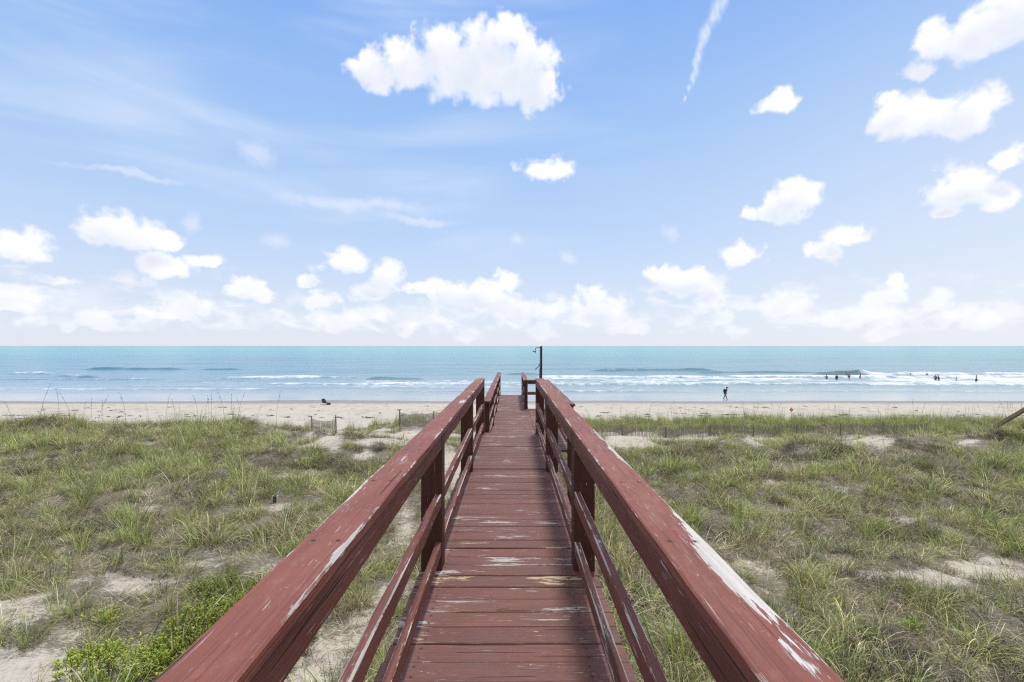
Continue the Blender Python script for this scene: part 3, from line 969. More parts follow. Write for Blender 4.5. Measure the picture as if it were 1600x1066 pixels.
sand_fence([plan(487, 34.0), plan(525, 33.6)], 1.12, 'short grey slat sand fence between two dark posts beyond the bushy dune crest', .13)
sand_fence([plan(625, 33.0), plan(678, 32.8), plan(722, 32.8)], 1.12, 'slat sand fence half hidden behind the left handrail of the boardwalk', .12)
sand_fence([plan(905 + i * 68, 30.0 + .35 * (i % 2)) for i in range(9)], .72, 'long low slat sand fence half buried in foredune grass right of the boardwalk', .06, .05, .07, .76)

# ------------------------------------------------------------------ neighbour's stairway
M_NWOOD = m_simple('brown weathered timber', (0.27, 0.205, 0.13), .85, .35, 5)


def build_neighbour():
    g = float(height(20.5, 20.6))
    r = thing('beach_stairway', 'brown timber stair railing of a neighbouring walkway slanting up out of the dune grass', 'stairway', (20.5, 20.6, g))
    up = CAMZ - 2.56 - g
    sl = 0.93 / 1.24
    for dx in (0, 1.25):
        m = MB(); m.board((dx, -.02, CAMZ - 3.47 - g), (dx, -3.2, CAMZ - 3.47 - g + 3.18 * sl), .14, .13, ch=.006)
        m.build('handrail', M_NWOOD, r)
        m = MB(); m.board((dx, -1.0, CAMZ - 4.1 - g + 1.0 * sl), (dx, -3.2, CAMZ - 4.1 - g + 3.2 * sl), .04, .14, ch=.004)
        m.build('lower_rail', M_NWOOD, r)
        m = MB(); m.board((dx, .3, -.55), (dx, -3.4, -.25 + 3.0 * sl), .04, .24, ch=.003)
        m.build('stringer', M_NWOOD, r)
        for yy in (-1.35, -3.1):
            m = MB(); m.board((dx + .09, yy, -.6), (dx + .09, yy, CAMZ - 3.55 - g - yy * sl), .09, .09, up=(0, 1, 0), ch=.004)
            m.build('post', M_NWOOD, r)
    for i in range(9):
        m = MB(); m.board((.03, -.1 - i * .36, -.20 + i * .36 * sl), (1.22, -.1 - i * .36, -.20 + i * .36 * sl), .28, .04, ch=.004)
        m.build('tread', M_NWOOD, r)


build_neighbour()


# ------------------------------------------------------------------ beach things
def build_small():
    # beach chair
    p = ground_at(508, 632.5)
    r = thing('beach_chair', 'low beach chair with rounded blue striped back on the sand near the water', 'chair', p, -.35)
    mcv, T = mat('blue striped canvas')
    tcn = T.n('ShaderNodeTexCoord')
    sp = T.n('ShaderNodeSeparateXYZ', {0: tcn.outputs['Object']})
    st = T.m('FRACT', T.m('MULTIPLY', sp.outputs[2], 5.0))
    c = T.mix(T.ss(st, .62, .72), (0.025, 0.05, 0.10), (0.16, 0.22, 0.30))
    finish(T, T.n('ShaderNodeBsdfPrincipled', {'Base Color': c, 'Roughness': .8}))
    m = MB()
    n, k = 10, 8
    gv = []
    for i in range(k + 1):
        row = []
        for j in range(n + 1):
            u = -1 + 2 * j / n; t = i / k
            half = .36 * math.sqrt(max(.03, 1 - (max(0, t - .35) / .65) ** 2.4))
            row.append(m.bm.verts.new((u * half, -.10 - .22 * t - .08 * (1 - u * u), .22 + .56 * t)))
        gv.append(row)
    for i in range(k):
        for j in range(n):
            f = m.bm.faces.new((gv[i][j], gv[i][j + 1], gv[i + 1][j + 1], gv[i + 1][j])); f.smooth = True
    bmesh.ops.solidify(m.bm, geom=m.bm.faces[:], thickness=.03)
    m.build('backrest', mcv, r)
    m = MB(); m.board((0, -.12, .23), (0, .38, .27), .62, .03, ch=.01); m.build('seat', m_simple('dark canvas', (.03, .035, .045), .9), r)
    mw = m_simple('white chair frame', (.7, .7, .7), .5)
    for sx in (-.33, .33):
        m = MB(); m.tube([(sx, .40, 0), (sx, .36, .28), (sx, -.12, .22), (sx, -.32, .74)], .016); m.build('frame_rail', mw, r)
        m = MB(); m.tube([(sx, -.34, 0), (sx, -.10, .22), (sx, .1, .26)], .016); m.build('leg', mw, r)
    # bag beside it
    p = ground_at(513.5, 632.8)
    r = thing('beach_bag', 'small dark brown bag lying on the sand beside the blue beach chair', 'bag', p, .5)
    mb = m_simple('dark brown cloth', (.06, .042, .035), .9, .3, 30)
    m = MB(); m.blob((0, 0, .12), (.26, .15, .15), 12); o = m.build('bag_body', mb, r)
    m = MB(); m.tube([(-.12, 0, .24), (-.06, .0, .34), (.06, 0, .34), (.12, 0, .24)], .014); m.build('handle', mb, o)
    # red diamond sign
    Y = 41.0
    x = (1236.5 - CX) / F * Y
    g = float(height(x, Y))
    zc = CAMZ - (640.5 - CY) / F * Y
    r = thing('warning_sign', 'small red diamond sign with a pale centre on a thin post on the beach', 'sign', (x, Y, g))
    m = MB(); m.tube([(0, .03, -.4), (0, .03, zc - g + .24)], .022, 8); m.build('post', m_simple('pale green sign post', (.25, .36, .33), .5), r)
    m = MB(); z = zc - g; s = .17
    m.board((0, 0, z - s), (0, 0, z + s), .01, .01)          # replaced below by the plate
    m.bm.clear(); m.uv = m.bm.loops.layers.uv.verify()
    fr = [(s, 0), (0, s), (-s, 0), (0, -s)]
    va = [m.bm.verts.new((a, -.006, z + b)) for a, b in fr]; vb = [m.bm.verts.new((a, .006, z + b)) for a, b in fr]
    m.bm.faces.new(va); m.bm.faces.new(vb[::-1])
    for i in range(4): m.bm.faces.new((va[i], va[(i + 1) % 4], vb[(i + 1) % 4], vb[i]))
    o = m.build('sign_plate', m_simple('red sign paint', (.50, .03, .025), .4), r)
    m = MB(); s = .062; fr = [(s, 0), (0, s), (-s, 0), (0, -s)]
    va = [m.bm.verts.new((a, -.010, z + b)) for a, b in fr]; vb = [m.bm.verts.new((a, -.0065, z + b)) for a, b in fr]
    m.bm.faces.new(va); m.bm.faces.new(vb[::-1])
    for i in range(4): m.bm.faces.new((va[i], va[(i + 1) % 4], vb[(i + 1) % 4], vb[i]))
    m.build('sign_symbol', m_simple('pale sign paint', (.62, .55, .53), .4), o)
    # grey marker in the grass
    p = ground_at(430, 785)
    r = thing('marker_box', 'small dark box with two pale side strips standing in the dune grass', 'marker', p)
    m = MB(); m.board((0, 0, -.1), (0, 0, .145), .085, .07, up=(0, 1, 0), ch=.006); m.build('box_body', m_simple('dark plastic', (.03, .035, .04), .5), r)
    for sx in (-.055, .055):
        m = MB(); m.board((sx, 0, -.1), (sx, 0, .15), .022, .06, up=(0, 1, 0), ch=.003); m.build('side_strip', m_simple('pale strip', (.55, .55, .53), .6), r)


build_small()


# ------------------------------------------------------------------ people
def skin_mesh(name, nodes, edges, root, material, parent=None, sub=2):
    """nodes: name -> (pos, radius)"""
    me = bpy.data.meshes.new(name)
    keys = list(nodes)
    me.from_pydata([nodes[k][0] for k in keys], [(keys.index(a), keys.index(b)) for a, b in edges], [])
    o = link(name, me, material, parent)
    md = o.modifiers.new('skin', 'SKIN')
    for i, k in enumerate(keys):
        sv = me.skin_vertices[0].data[i]
        rr = nodes[k][1]
        sv.radius = rr if hasattr(rr, '__len__') else (rr, rr)
        sv.use_root = (k == root)
    md.use_smooth_shade = True
    s = o.modifiers.new('sub', 'SUBSURF'); s.levels = sub; s.render_levels = sub
    return o


def figure(name, label, loc, rz, J, clothes, skin, hair, group=None):
    """J: joint name -> position; clothes: list of (part name, material, joints chain with radii)"""
    r = thing(name, label, 'person', loc, rz, group)
    R = {'pelvis': (.15, .11), 'belly': (.135, .10), 'chest': (.16, .115), 'neck': .055, 'head': (.075, .09), 'crown': (.07, .085),
         'sh_l': .065, 'sh_r': .065, 'el_l': .042, 'el_r': .042, 'wr_l': .03, 'wr_r': .03, 'ha_l': (.02, .04), 'ha_r': (.02, .04),
         'hip_l': .085, 'hip_r': .085, 'kn_l': .056, 'kn_r': .056, 'an_l': .038, 'an_r': .038, 'toe_l': (.035, .025), 'toe_r': (.035, .025)}
    E = [('pelvis', 'belly'), ('belly', 'chest'), ('chest', 'neck'), ('neck', 'head'), ('head', 'crown')]
    for s in 'lr':
        E += [('chest', f'sh_{s}'), (f'sh_{s}', f'el_{s}'), (f'el_{s}', f'wr_{s}'), (f'wr_{s}', f'ha_{s}'),
              ('pelvis', f'hip_{s}'), (f'hip_{s}', f'kn_{s}'), (f'kn_{s}', f'an_{s}'), (f'an_{s}', f'toe_{s}')]
    skin_mesh('body', {k: (J[k], R[k]) for k in J}, E, 'pelvis', skin, r)
    # hair: a cap over the upper back of the skull
    h = Vector(J['crown'])
    m = MB(); m.blob(h + Vector((-.012, 0, .025)), (.098, .086, .085), 12); m.build('hair', hair, r)
    for nm, mt, nodes, edges, root in clothes:
        skin_mesh(nm, {k: (J[k] if k in J else v[0], v[1]) for k, v in nodes.items()}, edges, root, mt, r)
    return r


def stand(lean=0.0, arms=.2, stride=.0, bend=0.0):
    """joints of a figure 1.74 m tall facing +X"""
    s, c = math.sin(lean), math.cos(lean)
    def up(h, fx=0, y=0):
        return (s * (h - .95) + fx, y, .95 + c * (h - .95))
    J = {'pelvis': (0, 0, .97), 'belly': up(1.13), 'chest': up(1.36), 'neck': up(1.50, .01), 'head': up(1.60, .03), 'crown': up(1.68, .03)}
    for k, q in (('l', 1), ('r', -1)):
        a = arms * q
        J[f'sh_{k}'] = up(1.42, 0, .19 * q)
        e = Vector(J[f'sh_{k}']) + Vector((a * .3, .04 * q, -.29)); J[f'el_{k}'] = tuple(e)
        w = e + Vector((.06 + max(0, a) * .2, .0, -.25)); J[f'wr_{k}'] = tuple(w)
        J[f'ha_{k}'] = tuple(w + Vector((.03, 0, -.12)))
        st = stride * q
        J[f'hip_{k}'] = (0, .09 * q, .90)
        J[f'kn_{k}'] = (st * .55 + .03, .10 * q, .50)
        J[f'an_{k}'] = (st, .10 * q, .09)
        J[f'toe_{k}'] = (st + .15, .11 * q, .03)
    return J


M_SKIN = m_simple('suntanned skin', (.36, .20, .14), .55, .08, 30)
M_HAIR = m_simple('dark brown hair', (.03, .02, .015), .6)
M_NAVY = m_simple('dark navy cloth', (.022, .024, .04), .85)
M_GREY = m_simple('faded grey cloth', (.12, .14, .16), .85)
M_BLACK = m_simple('black cloth', (.018, .018, .02), .85)
M_WHITE = m_simple('pale cloth', (.55, .55, .56), .85)


def torso_cloth(name, mt, k=1.10, sleeves=True):
    n = {'pelvis': (None, (.165 * k, .125 * k)), 'belly': (None, (.148 * k, .115 * k)), 'chest': (None, (.172 * k, .13 * k))}
    e = [('pelvis', 'belly'), ('belly', 'chest')]
    for s in 'lr':
        n[f'sh_{s}'] = (None, .075 * k)
        e.append(('chest', f'sh_{s}'))
        if sleeves:
            n[f'el_{s}'] = (None, .054 * k)
            e.append((f'sh_{s}', f'el_{s}'))
    return (name, mt, n, e, 'belly')


def leg_cloth(name, mt, long=False):
    n = {'pelvis': (None, (.165, .125))}
    e = []
    for s in 'lr':
        n[f'hip_{s}'] = (None, .10); n[f'kn_{s}'] = (None, .075)
        e += [('pelvis', f'hip_{s}'), (f'hip_{s}', f'kn_{s}')]
        if long:
            n[f'an_{s}'] = (None, .058); e.append((f'kn_{s}', f'an_{s}'))
    return (name, mt, n, e, 'pelvis')


def build_people():
    # walker at the water's edge
    Y = 66.6
    x = (1133 - CX) / F * Y
    z = max(float(height(x, Y)), 0.0)
    J = stand(lean=.30, arms=.35, stride=.30)
    w = figure('person', 'person in dark clothes with a backpack and cap walking along the edge of the water', (x, Y, z - .02), .12, J,
               [torso_cloth('jacket', M_NAVY), leg_cloth('trousers', M_GREY, True)], M_SKIN, M_HAIR)
    c = Vector(J['crown'])
    m = MB(); m.blob(c + Vector((-.005, 0, .035)), (.112, .098, .075), 12)
    m.tube([c + Vector((.06, 0, .03)), c + Vector((.15, 0, .035)), c + Vector((.22, 0, .02))], [.075, .07, .03], 10)
    m.build('cap', M_BLACK, w)
    b = Vector(J['chest']).lerp(Vector(J['belly']), .45)
    m = MB(); m.blob(b + Vector((-.20, 0, .0)), (.15, .16, .27), 12)
    m.build('backpack', M_BLACK, w)
    # bathers in the surf: pixel, depth under water, facing, clothes, label
    spec = [
        (1291.5, 592.0, .80, 1.2, M_BLACK, 'bather chest deep before the green wave, farther from the pair side by side'),
        (1307.2, 593.0, .72, .8, M_NAVY, 'bather in dark swimwear chest deep before the green wave, next to the pair'),
        (1322.5, 587.2, .85, 2.0, M_BLACK, 'bather at the crest of the green wave, farther out of the pair side by side'),
        (1326.5, 591.2, .45, 1.0, M_BLACK, 'tall bare-backed bather standing before the green wave, nearer one of the pair'),
        (1343.8, 590.3, .75, -.6, M_NAVY, 'bather at the foamy end of the green breaking wave'),
        (1422.0, 586.8, 1.15, .3, M_BLACK, 'bather with only head above the white surf, nearer the green wave'),
        (1448.5, 586.2, 1.1, .9, M_BLACK, 'bather with head and shoulders above the far edge of the white surf'),
        (1461.8, 594.6, .55, 1.3, M_GREY, 'grey clad bather standing close beside a dark bather in white surf'),
        (1467.0, 595.2, .48, 2.4, M_NAVY, 'dark clad bather standing close beside a grey bather in white surf'),
        (1494.0, 595.6, .95, .2, M_WHITE, 'bather in pale swimwear low in the surf between the couple and a lone bather'),
        (1525.5, 597.0, .40, 1.9, M_BLACK, 'lone bather standing farthest along the white surf'),
    ]
    for (px, py, dep, rz, mt, lab) in spec:
        Y = sea_y(py)
        x = (px - CX) / F * Y
        figure('person', lab, (x, Y, -dep - .0), rz, stand(lean=random.uniform(-.05, .2), arms=random.uniform(-.3, .8), stride=.12),
               ([torso_cloth('swim_shirt', mt)] if mt is not M_BLACK else []) + [leg_cloth('shorts', M_BLACK)], M_SKIN, M_HAIR, 'bathers in the surf')


build_people()

# ------------------------------------------------------------------ grass
M_GRASS = m_blade('dune grass blades')
M_LEAF = m_blade('shrub leaves', .45, 0.0)


def blades(n, hmin, hmax, spread, lean, droop, width, cols, seed, flat=0.0, seg=5):
    """one tuft of n grass blades as arrays"""
    r = np.random.default_rng(seed)
    V, Q, C = [], [], []
    cols = np.array(cols)
    wind = r.uniform(0, 2 * math.pi)
    for i in range(n):
        a = r.uniform(0, 2 * math.pi)
        rad = spread * math.sqrt(r.uniform(0, 1))
        bx, by = rad * math.cos(a), rad * math.sin(a)
        da = a + r.normal(0, .7)
        L = r.uniform(hmin, hmax)
        ln = abs(r.normal(lean, lean * .5))
        dr = abs(r.normal(droop, droop * .5))
        th = ln
        if r.uniform() < flat:
            th = r.uniform(1.2, 1.55); dr *= .2
        p = np.array([bx, by, -.02])
        side = np.array([-math.sin(da), math.cos(da), 0])
        tw = r.normal(0, .5)
        side = side * math.cos(tw) + np.array([math.cos(da), math.sin(da), 0]) * math.sin(tw)
        w = width * r.uniform(.6, 1.25)
        c = np.minimum(cols[r.integers(len(cols))] * r.lognormal(-.05, .36), .72)
        base = len(V)
        for k in range(seg + 1):
            t = k / seg
            ww = w * (1 - t ** 2.2) * .5 + .0004
            V += [p - side * ww, p + side * ww]
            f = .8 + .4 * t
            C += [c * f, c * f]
            if k < seg:
                Q.append((base + 2 * k, base + 2 * k + 1, base + 2 * k + 3, base + 2 * k + 2))
            th2 = th + dr * (t ** 1.5)
            st = L / seg
            p = p + np.array([math.cos(da) * math.sin(th2), math.sin(da) * math.sin(th2), math.cos(th2)]) * st
            if p[2] < .005: p[2] = .005
    return np.array(V), np.array(Q), np.array(C)


GREEN = [(.21, .28, .06), (.27, .325, .085), (.15, .21, .055), (.36, .36, .14), (.21, .28, .10), (.46, .42, .23)]
OLIVE = [(.27, .27, .09), (.20, .205, .07), (.38, .34, .17), (.15, .175, .06), (.50, .44, .26)]
TAN = [(.58, .48, .30), (.46, .38, .23), (.66, .57, .39), (.32, .26, .17), (.26, .24, .10)]
DARK = [(.075, .062, .042), (.12, .098, .07), (.05, .045, .032), (.21, .17, .12), (.11, .125, .05)]

proto_col = bpy.data.collections.new('grass tufts')


def proto(i, args):
    V, Q, C = blades(*args)
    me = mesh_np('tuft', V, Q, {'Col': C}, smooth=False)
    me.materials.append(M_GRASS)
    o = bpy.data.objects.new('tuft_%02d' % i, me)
    proto_col.objects.link(o)


KINDS = {}


def build_protos():
    i = 0
    def add(kind, args):
        nonlocal i
        proto(i, args); KINDS.setdefault(kind, []).append(i); i += 1
    for s in range(5): add('green', (38, .22, .52, .10, .28, .95, .0072, GREEN, 100 + s, .05))
    for s in range(4): add('olive', (52, .16, .40, .14, .42, 1.25, .0066, OLIVE, 200 + s, .12))
    for s in range(3): add('mop', (70, .20, .46, .16, .55, 1.5, .0066, OLIVE + GREEN, 300 + s, .1))
    for s in range(3): add('tan', (34, .15, .40, .13, .55, 1.1, .0055, TAN, 400 + s, .35))
    for s in range(3): add('scrub', (90, .14, .34, .19, .75, 1.3, .0062, DARK, 500 + s, .25))
    for s in range(3): add('litter', (38, .12, .38, .22, 1.2, .3, .0055, TAN + DARK, 600 + s, .95))
    for s in range(3): add('tall', (26, .40, .85, .10, .16, .45, .0065, GREEN + OLIVE, 700 + s, 0))
    for s in range(2): add('sprig', (14, .15, .42, .06, .22, .6, .0060, [(.12, .17, .045), (.17, .21, .075)], 800 + s, 0))


build_protos()


def scatter(name, pts, rotz, tilt, scale, idx):
    n = len(pts)
    me = bpy.data.meshes.new(name)
    me.vertices.add(n)
    me.vertices.foreach_set('co', np.asarray(pts, np.float32).ravel())
    for nm, tp, dat, key in (('sc', 'FLOAT_VECTOR', scale, 'vector'), ('rt', 'FLOAT_VECTOR', np.stack([tilt[:, 0], tilt[:, 1], rotz], 1), 'vector'), ('ix', 'INT', idx, 'value')):
        at = me.attributes.new(nm, tp, 'POINT')
        at.data.foreach_set(key, np.asarray(dat, np.int32 if tp == 'INT' else np.float32).ravel())
    o = link(name, me)
    ng = bpy.data.node_groups.new(name, 'GeometryNodeTree')
    ng.interface.new_socket('Geometry', in_out='INPUT', socket_type='NodeSocketGeometry')
    ng.interface.new_socket('Geometry', in_out='OUTPUT', socket_type='NodeSocketGeometry')
    N, L = ng.nodes, ng.links
    gi, go = N.new('NodeGroupInput'), N.new('NodeGroupOutput')
    ip = N.new('GeometryNodeInstanceOnPoints')
    ci = N.new('GeometryNodeCollectionInfo')
    ci.inputs['Collection'].default_value = proto_col
    ci.inputs['Separate Children'].default_value = True
    ci.inputs['Reset Children'].default_value = True
    def attr(nm, tp):
        a = N.new('GeometryNodeInputNamedAttribute'); a.data_type = tp; a.inputs[0].default_value = nm
        return a.outputs[0]
    L.new(gi.outputs[0], ip.inputs['Points'])
    L.new(ci.outputs[0], ip.inputs['Instance'])
    ip.inputs['Pick Instance'].default_value = True
    L.new(attr('ix', 'INT'), ip.inputs['Instance Index'])
    e2r = N.new('FunctionNodeEulerToRotation')
    L.new(attr('rt', 'FLOAT_VECTOR'), e2r.inputs[0])
    L.new(e2r.outputs[0], ip.inputs['Rotation'])
    L.new(attr('sc', 'FLOAT_VECTOR'), ip.inputs['Scale'])
    L.new(ip.outputs[0], go.inputs[0])
    md = o.modifiers.new('tufts', 'NODES'); md.node_group = ng
    return o


def pick(kinds_w, n):
    names = list(kinds_w)
    w = np.array([kinds_w[k] for k in names], float); w /= w.sum()
    ks = RNG.choice(len(names), n, p=w)
    out = np.zeros(n, int)
    for i, k in enumerate(names):
        s = ks == i
        out[s] = RNG.choice(KINDS[k], s.sum())
    return out


def clear_of_walk(X, Y):
    a = (np.abs(X + .02) < .72) & (Y < 20)
    b = (X > 0) & (X < 1.3) & (Y > 8) & (Y < 14.6)
    return ~(a | b)


def build_grass():
    allp, rz, tl, scl, ix = [], [], [], [], []
    bands = [(2.2, 6, 32), (6, 10, 26), (10, 17, 19), (17, 30.5, 18), (30.5, 39.5, 16)]
    for (y0, y1, dens) in bands:
        wmax = y1 * 1.2 + 3
        n = int(dens * (y1 - y0) * 2 * wmax)
        Y = RNG.uniform(y0, y1, n); X = RNG.uniform(-wmax, wmax, n)
        ok = np.abs(X) < Y * 1.2 + 3
        X, Y = X[ok], Y[ok]
        v = veg(X, Y)
        big = fbm(X / 2.3, Y / 2.3, 55, 3)
        keep = (RNG.uniform(0, 1, len(X)) < np.where(v > .25, v ** 1.1, (v * .4 + .09) * (Y < 17))) & clear_of_walk(X, Y)
        X, Y, v, big = X[keep], Y[keep], v[keep], big[keep]
        Z = height(X, Y)
        m = len(X)
        if y0 > 30:
            idx = pick({'tall': 3, 'green': 4, 'olive': 2, 'tan': .7}, m)
            s = RNG.uniform(.8, 1.35, m)
        else:
            near = pick({'green': 3.0, 'olive': 2.6, 'mop': 1.2, 'tan': 2.2, 'litter': 2.4, 'tall': .25, 'sprig': .8, 'scrub': .5}, m)
            dense = pick({'green': 2.0, 'olive': 2.6, 'mop': 3.0, 'tan': .5, 'litter': .3, 'tall': .45, 'scrub': 1.9}, m)
            scrub = pick({'scrub': 5, 'mop': 1.2, 'olive': .8, 'tan': 1.2}, m)
            thin = pick({'litter': 3.2, 'sprig': 1.0, 'green': .7, 'tan': 1.2, 'scrub': .4}, m)
            far = RNG.uniform(0, 1, m) < sstep(Y, 7, 14)
            idx = np.where(far, dense, near)
            idx = np.where((big > .545) & (RNG.uniform(0, 1, m) < .85), scrub, idx)
            idx = np.where((v < .35), thin, idx)
            md = mound(X, Y)
            idx = np.where((md > .12) & (RNG.uniform(0, 1, m) < .8), scrub, idx)
            s = RNG.lognormal(-.14, .28, m) * (0.75 + .45 * v) * np.interp(Y, [3, 9, 16, 24], [.80, .82, .92, 1.0])
        sc3 = np.stack([s * RNG.uniform(.85, 1.3, m), s * RNG.uniform(.85, 1.3, m), s * RNG.uniform(.8, 1.15, m)], 1)
        allp.append(np.stack([X, Y, Z], 1)); rz.append(RNG.uniform(0, 6.283, m)); tl.append(RNG.normal(0, .12, (m, 2))); scl.append(sc3); ix.append(idx)
    # fallen stalks and small sprigs on the thinly grown sand near the walk
    n = 9000
    Y = 2.4 + 12 * RNG.uniform(0, 1, n) ** .75; X = RNG.uniform(-1, 1, n) * (Y * 1.2 + 2)
    v = veg(X, Y)
    keep = (RNG.uniform(0, 1, n) < .35 + .6 * np.minimum(v, .8)) & clear_of_walk(X, Y) & (v < .85)
    X, Y = X[keep], Y[keep]; m = len(X)
    s = RNG.uniform(.35, .9, m)
    allp.append(np.stack([X, Y, height(X, Y)], 1)); rz.append(RNG.uniform(0, 6.283, m)); tl.append(RNG.normal(0, .15, (m, 2)))
    scl.append(np.stack([s, s, s * .8], 1)); ix.append(pick({'litter': 5, 'tan': 1.2, 'sprig': 1.3, 'scrub': 1.0}, m))
    o = scatter('dune_grass', np.concatenate(allp), np.concatenate(rz), np.concatenate(tl), np.concatenate(scl), np.concatenate(ix))
    tag(o, kind='stuff')
    print('tufts', sum(len(a) for a in allp))


build_grass()


# ------------------------------------------------------------------ sea oats
def build_sea_oats():
    m_st = m_simple('dry straw stalk', (.19, .165, .11), .9, .3, 30)
    m_hd = m_simple('dry straw seed head', (.24, .20, .13), .9, .3, 60)
    kinds = []
    for s in range(4):
        rr = random.Random(s)
        bend = rr.uniform(.08, .28); H = rr.uniform(1.25, 1.55)
        pts = [Vector((bend * (t ** 2.2), 0, H * t)) for t in [i / 8 for i in range(9)]]
        st = MB(); st.tube(pts, [.006 - .0004 * i for i in range(9)], 5)
        hd = MB()
        top = pts[-1]
        for k in range(26):
            t = rr.uniform(0, 1)
            base = pts[6].lerp(pts[8], t) if t < .8 else top + Vector((.03 * (t - .8) * 5, 0, 0))
            a = rr.uniform(0, 6.28)
            dvec = Vector((math.cos(a) * .03 + .015, math.sin(a) * .03, rr.uniform(-.035, .02)))
            c = base + dvec
            n = dvec.cross(Vector((0, 0, 1))).normalized() * .007
            hd.poly([base, c * .5 + base * .5 + n, c + Vector((0, 0, -.012)), c * .5 + base * .5 - n])
        lf = MB()
        for k in range(6):
            a = rr.uniform(0, 6.28); L = rr.uniform(.3, .6)
            q = [Vector((math.cos(a) * L * .45 * t ** 1.4, math.sin(a) * L * .45 * t ** 1.4, L * (t - .35 * t * t))) for t in (0, .35, .7, 1)]
            sd = Vector((-math.sin(a), math.cos(a), 0)) * .005
            for i in range(3):
                lf.poly([q[i] - sd, q[i] + sd, q[i + 1] + sd * (1 - (i + 1) / 3.2), q[i + 1] - sd * (1 - (i + 1) / 3.2)])
        kinds.append((st, hd, lf))
    built = []
    for i, (st, hd, lf) in enumerate(kinds):
        r = thing('sea_oats', 'x', 'sea oats')
        st.build('stalk', m_st, r); hd.build('seed_head', m_hd, r, False); lf.build('leaf_tuft', m_st, r, False)
        built.append(r)
    used = set()
    def put(px, Y, s, lab, grp, dx):
        i = random.randrange(4)
        x = (px - CX) / F * Y
        if i in used:
            r = copy_tree(built[i])
        else:
            r = built[i]; used.add(i)
        r.location = (x, Y, float(height(x, Y)) - .03)
        r.rotation_euler = (random.gauss(0, .07), random.gauss(dx, .08), random.gauss(0, .6) + (math.pi if random.random() < .6 else 0))
        r.scale = (s, s, s)
        r['label'] = lab; r['group'] = grp
    left = [24, 62, 70, 80, 92, 113, 121, 128, 145, 152, 160, 196, 276, 312, 318, 325, 329, 351, 366, 372, 377, 398, 431, 452, 463, 476, 232, 258, 545, 590, 655]
    for x in left:
        put(x, random.uniform(20.5, 24) if x < 440 else random.uniform(30, 34), random.uniform(.85, 1.2), 'tall thin sea oats stalk rising from the bushy dune crest', 'sea oats on the bushy dune crest', .05)
    for k in range(85):
        x = random.uniform(905, 1600)
        put(x, random.uniform(31.5, 38.5), random.uniform(.75, 1.2), 'thin sea oats stalk in green foredune grass behind the long low fence', 'sea oats on the foredune', .0)
    for x, Y in ((1240, 15.5), (1380, 13.5), (1100, 12.0), (1452, 17.0), (1010, 14.0)):
        put(x, Y, random.uniform(.7, .9), 'lone pale sea oats stalk standing in the grass on the landward slope of the dune', 'sea oats among the dune grass', .0)


build_sea_oats()


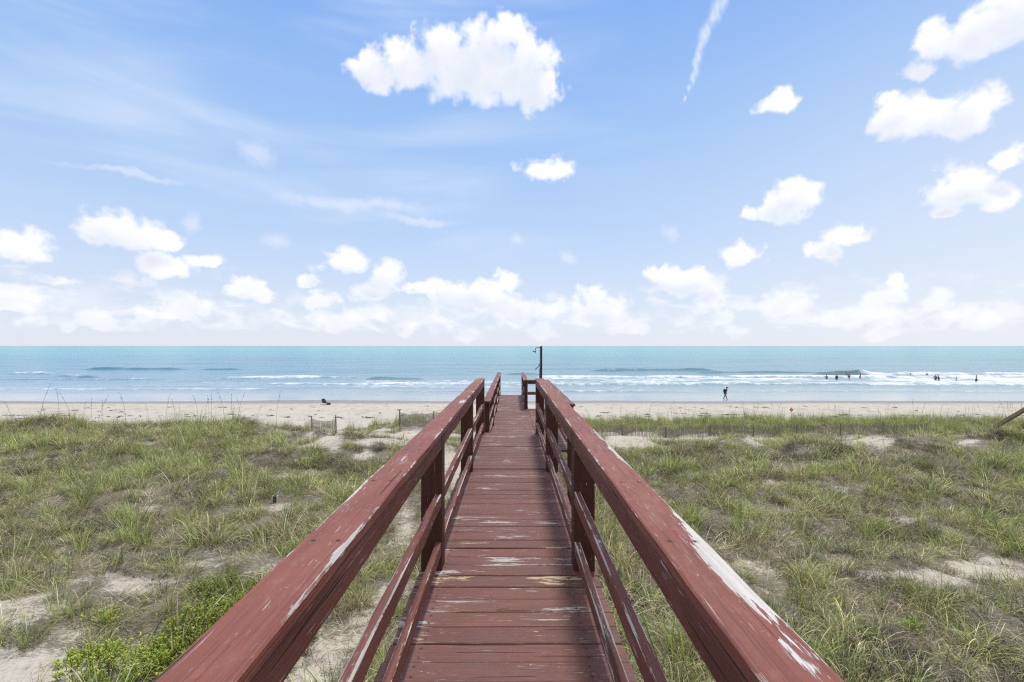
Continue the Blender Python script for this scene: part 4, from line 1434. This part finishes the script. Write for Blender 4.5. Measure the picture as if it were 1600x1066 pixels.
# ------------------------------------------------------------------ leafy shrubs
def leafy(name, label, px, py, rx, ry, hgt, n, seed, leaf=.036, cols=None, group=None):
    r_ = np.random.default_rng(seed)
    c0 = ground_at(px, py)
    root = thing(name, label, 'shrub', c0, 0, group)
    cols = np.array(cols or [(.30, .40, .018), (.40, .48, .025), (.19, .28, .018), (.52, .55, .06), (.11, .18, .018)])
    V, Q, T3, C = [], [], [], []
    st = MB()
    nst = max(8, n // 26)
    stems = []
    for i in range(nst):
        a = r_.uniform(0, 6.283); q = math.sqrt(r_.uniform(0, 1))
        x, y = rx * q * math.cos(a), ry * q * math.sin(a)
        lump = .55 + .9 * float(fbm(np.array((c0.x + x) / .35), np.array((c0.y + y) / .35), seed, 2))
        H = hgt * math.sqrt(max(.08, 1 - q * q)) * lump * r_.uniform(.6, 1.1)
        gz = float(height(c0.x + x, c0.y + y)) - c0.z
        lx, ly = r_.normal(0, .25) * H, r_.normal(0, .25) * H
        k0 = 0.0 if n > 1000 else 1.0           # a small weed grows from one root
        pts = [Vector((x * (1 - k0 * (1 - t)) + lx * t * t, y * (1 - k0 * (1 - t)) + ly * t * t, gz * (1 - k0 * (1 - t)) - .03 + (H + .03) * t)) for t in (0, .35, .7, 1)]
        st.tube(pts, [.004, .0035, .003, .0015], 4, False)
        if stems and n > 1000:
            prev = min(stems, key=lambda q: (q[0] - pts[0]).length)
            st.tube([prev[0], (prev[0] + pts[0]) / 2 + Vector((0, 0, .02)), pts[0]], .0025, 4, False)
        stems.append(pts)
    for i in range(n):
        pts = stems[r_.integers(nst)]
        t = r_.uniform(.25, 1.05) ** .7 * 3
        k = min(2, int(t)); p = pts[k].lerp(pts[k + 1], min(1.05, t - k))
        a = r_.uniform(0, 6.283); el = r_.uniform(-.2, 1.0)
        d = Vector((math.cos(a) * math.cos(el), math.sin(a) * math.cos(el), math.sin(el)))
        s = d.cross(Vector((0, 0, 1))).normalized()
        s = (s + d.cross(s) * r_.normal(0, .35)).normalized()
        up = s.cross(d)
        L = leaf * r_.uniform(.6, 1.35); W = L * .24
        p = p + d * .01
        c = cols[r_.integers(len(cols))] * r_.uniform(.8, 1.25)
        b = len(V)
        V += [p, p + d * L * .45 + s * W + up * W * .35, p + d * L * .5, p + d * L * .45 - s * W + up * W * .35, p + d * L - up * L * .12]
        T3 += [(b, b + 2, b + 1), (b, b + 3, b + 2), (b + 1, b + 2, b + 4), (b + 2, b + 3, b + 4)]
        C += [c] * 5
    me = mesh_np('foliage', np.array([tuple(v) for v in V]), None, {'Col': np.array(C)}, tris=np.array(T3))
    link('foliage', me, M_LEAF, root)
    st.build('stem', m_simple('green-brown stem', (.10, .085, .035), .9), root)
    return root


leafy('leafy_shrub', 'large bright green leafy shrub on the sand beside the near end of the left handrail', 372, 1000, .95, .80, .48, 15000, 3, .030)
leafy('leafy_shrub', 'low yellow-green leafy shrub spreading along the sand left of the largest shrub', 200, 1055, .75, .42, .28, 6000, 5, .029)
leafy('leafy_shrub', 'small leafy sprig growing on bare sand above the larger green shrubs', 165, 975, .30, .22, .26, 420, 9)
leafy('leafy_shrub', 'bright leafy plant touching the far side of the largest green shrub', 345, 935, .50, .35, .34, 3600, 13, .030)
Y5 = [(.17, .25, .03), (.23, .28, .04), (.12, .19, .02)]
leafy('leafy_weed', 'pale yellow-green weed in the grass nearest the bare white patch of the right handrail', 1352, 992, .30, .24, .16, 420, 17, .034, Y5)
leafy('leafy_weed', 'yellow-green weed growing in dry grass farther right of the boardwalk than its twin', 1425, 985, .26, .2, .18, 330, 19, .034, Y5)
leafy('leafy_weed', 'small round yellow-green weed on the grassy slope above the bare sand streak', 1420, 872, .34, .26, .16, 420, 23, .034, Y5)


# ------------------------------------------------------------------ wrack on the beach
def build_wrack():
    m = MB()
    for i in range(150):
        Y = random.gauss(46, 1.2) if random.random() < .6 else random.uniform(42, 57)
        x = random.uniform(-Y * 1.15, Y * 1.15)
        z = float(height(x, Y))
        L = abs(random.gauss(.14, .12)) + .05
        for k in range(random.randint(1, 4)):
            a = random.gauss(0, .4)
            p = Vector((x + random.gauss(0, L), Y + random.gauss(0, .15), z + .01))
            d = Vector((math.cos(a), math.sin(a), 0)) * L
            m.tube([p - d, p + Vector((0, 0, .03 + random.random() * .03)), p + d], [.015, .03, .012], 5)
    o = m.build('seaweed_wrack', m_simple('dry seaweed', (.12, .10, .075), .95, .4, 8))
    tag(o, 'dark dry seaweed scattered in a tide line along the beach', kind='stuff')


build_wrack()
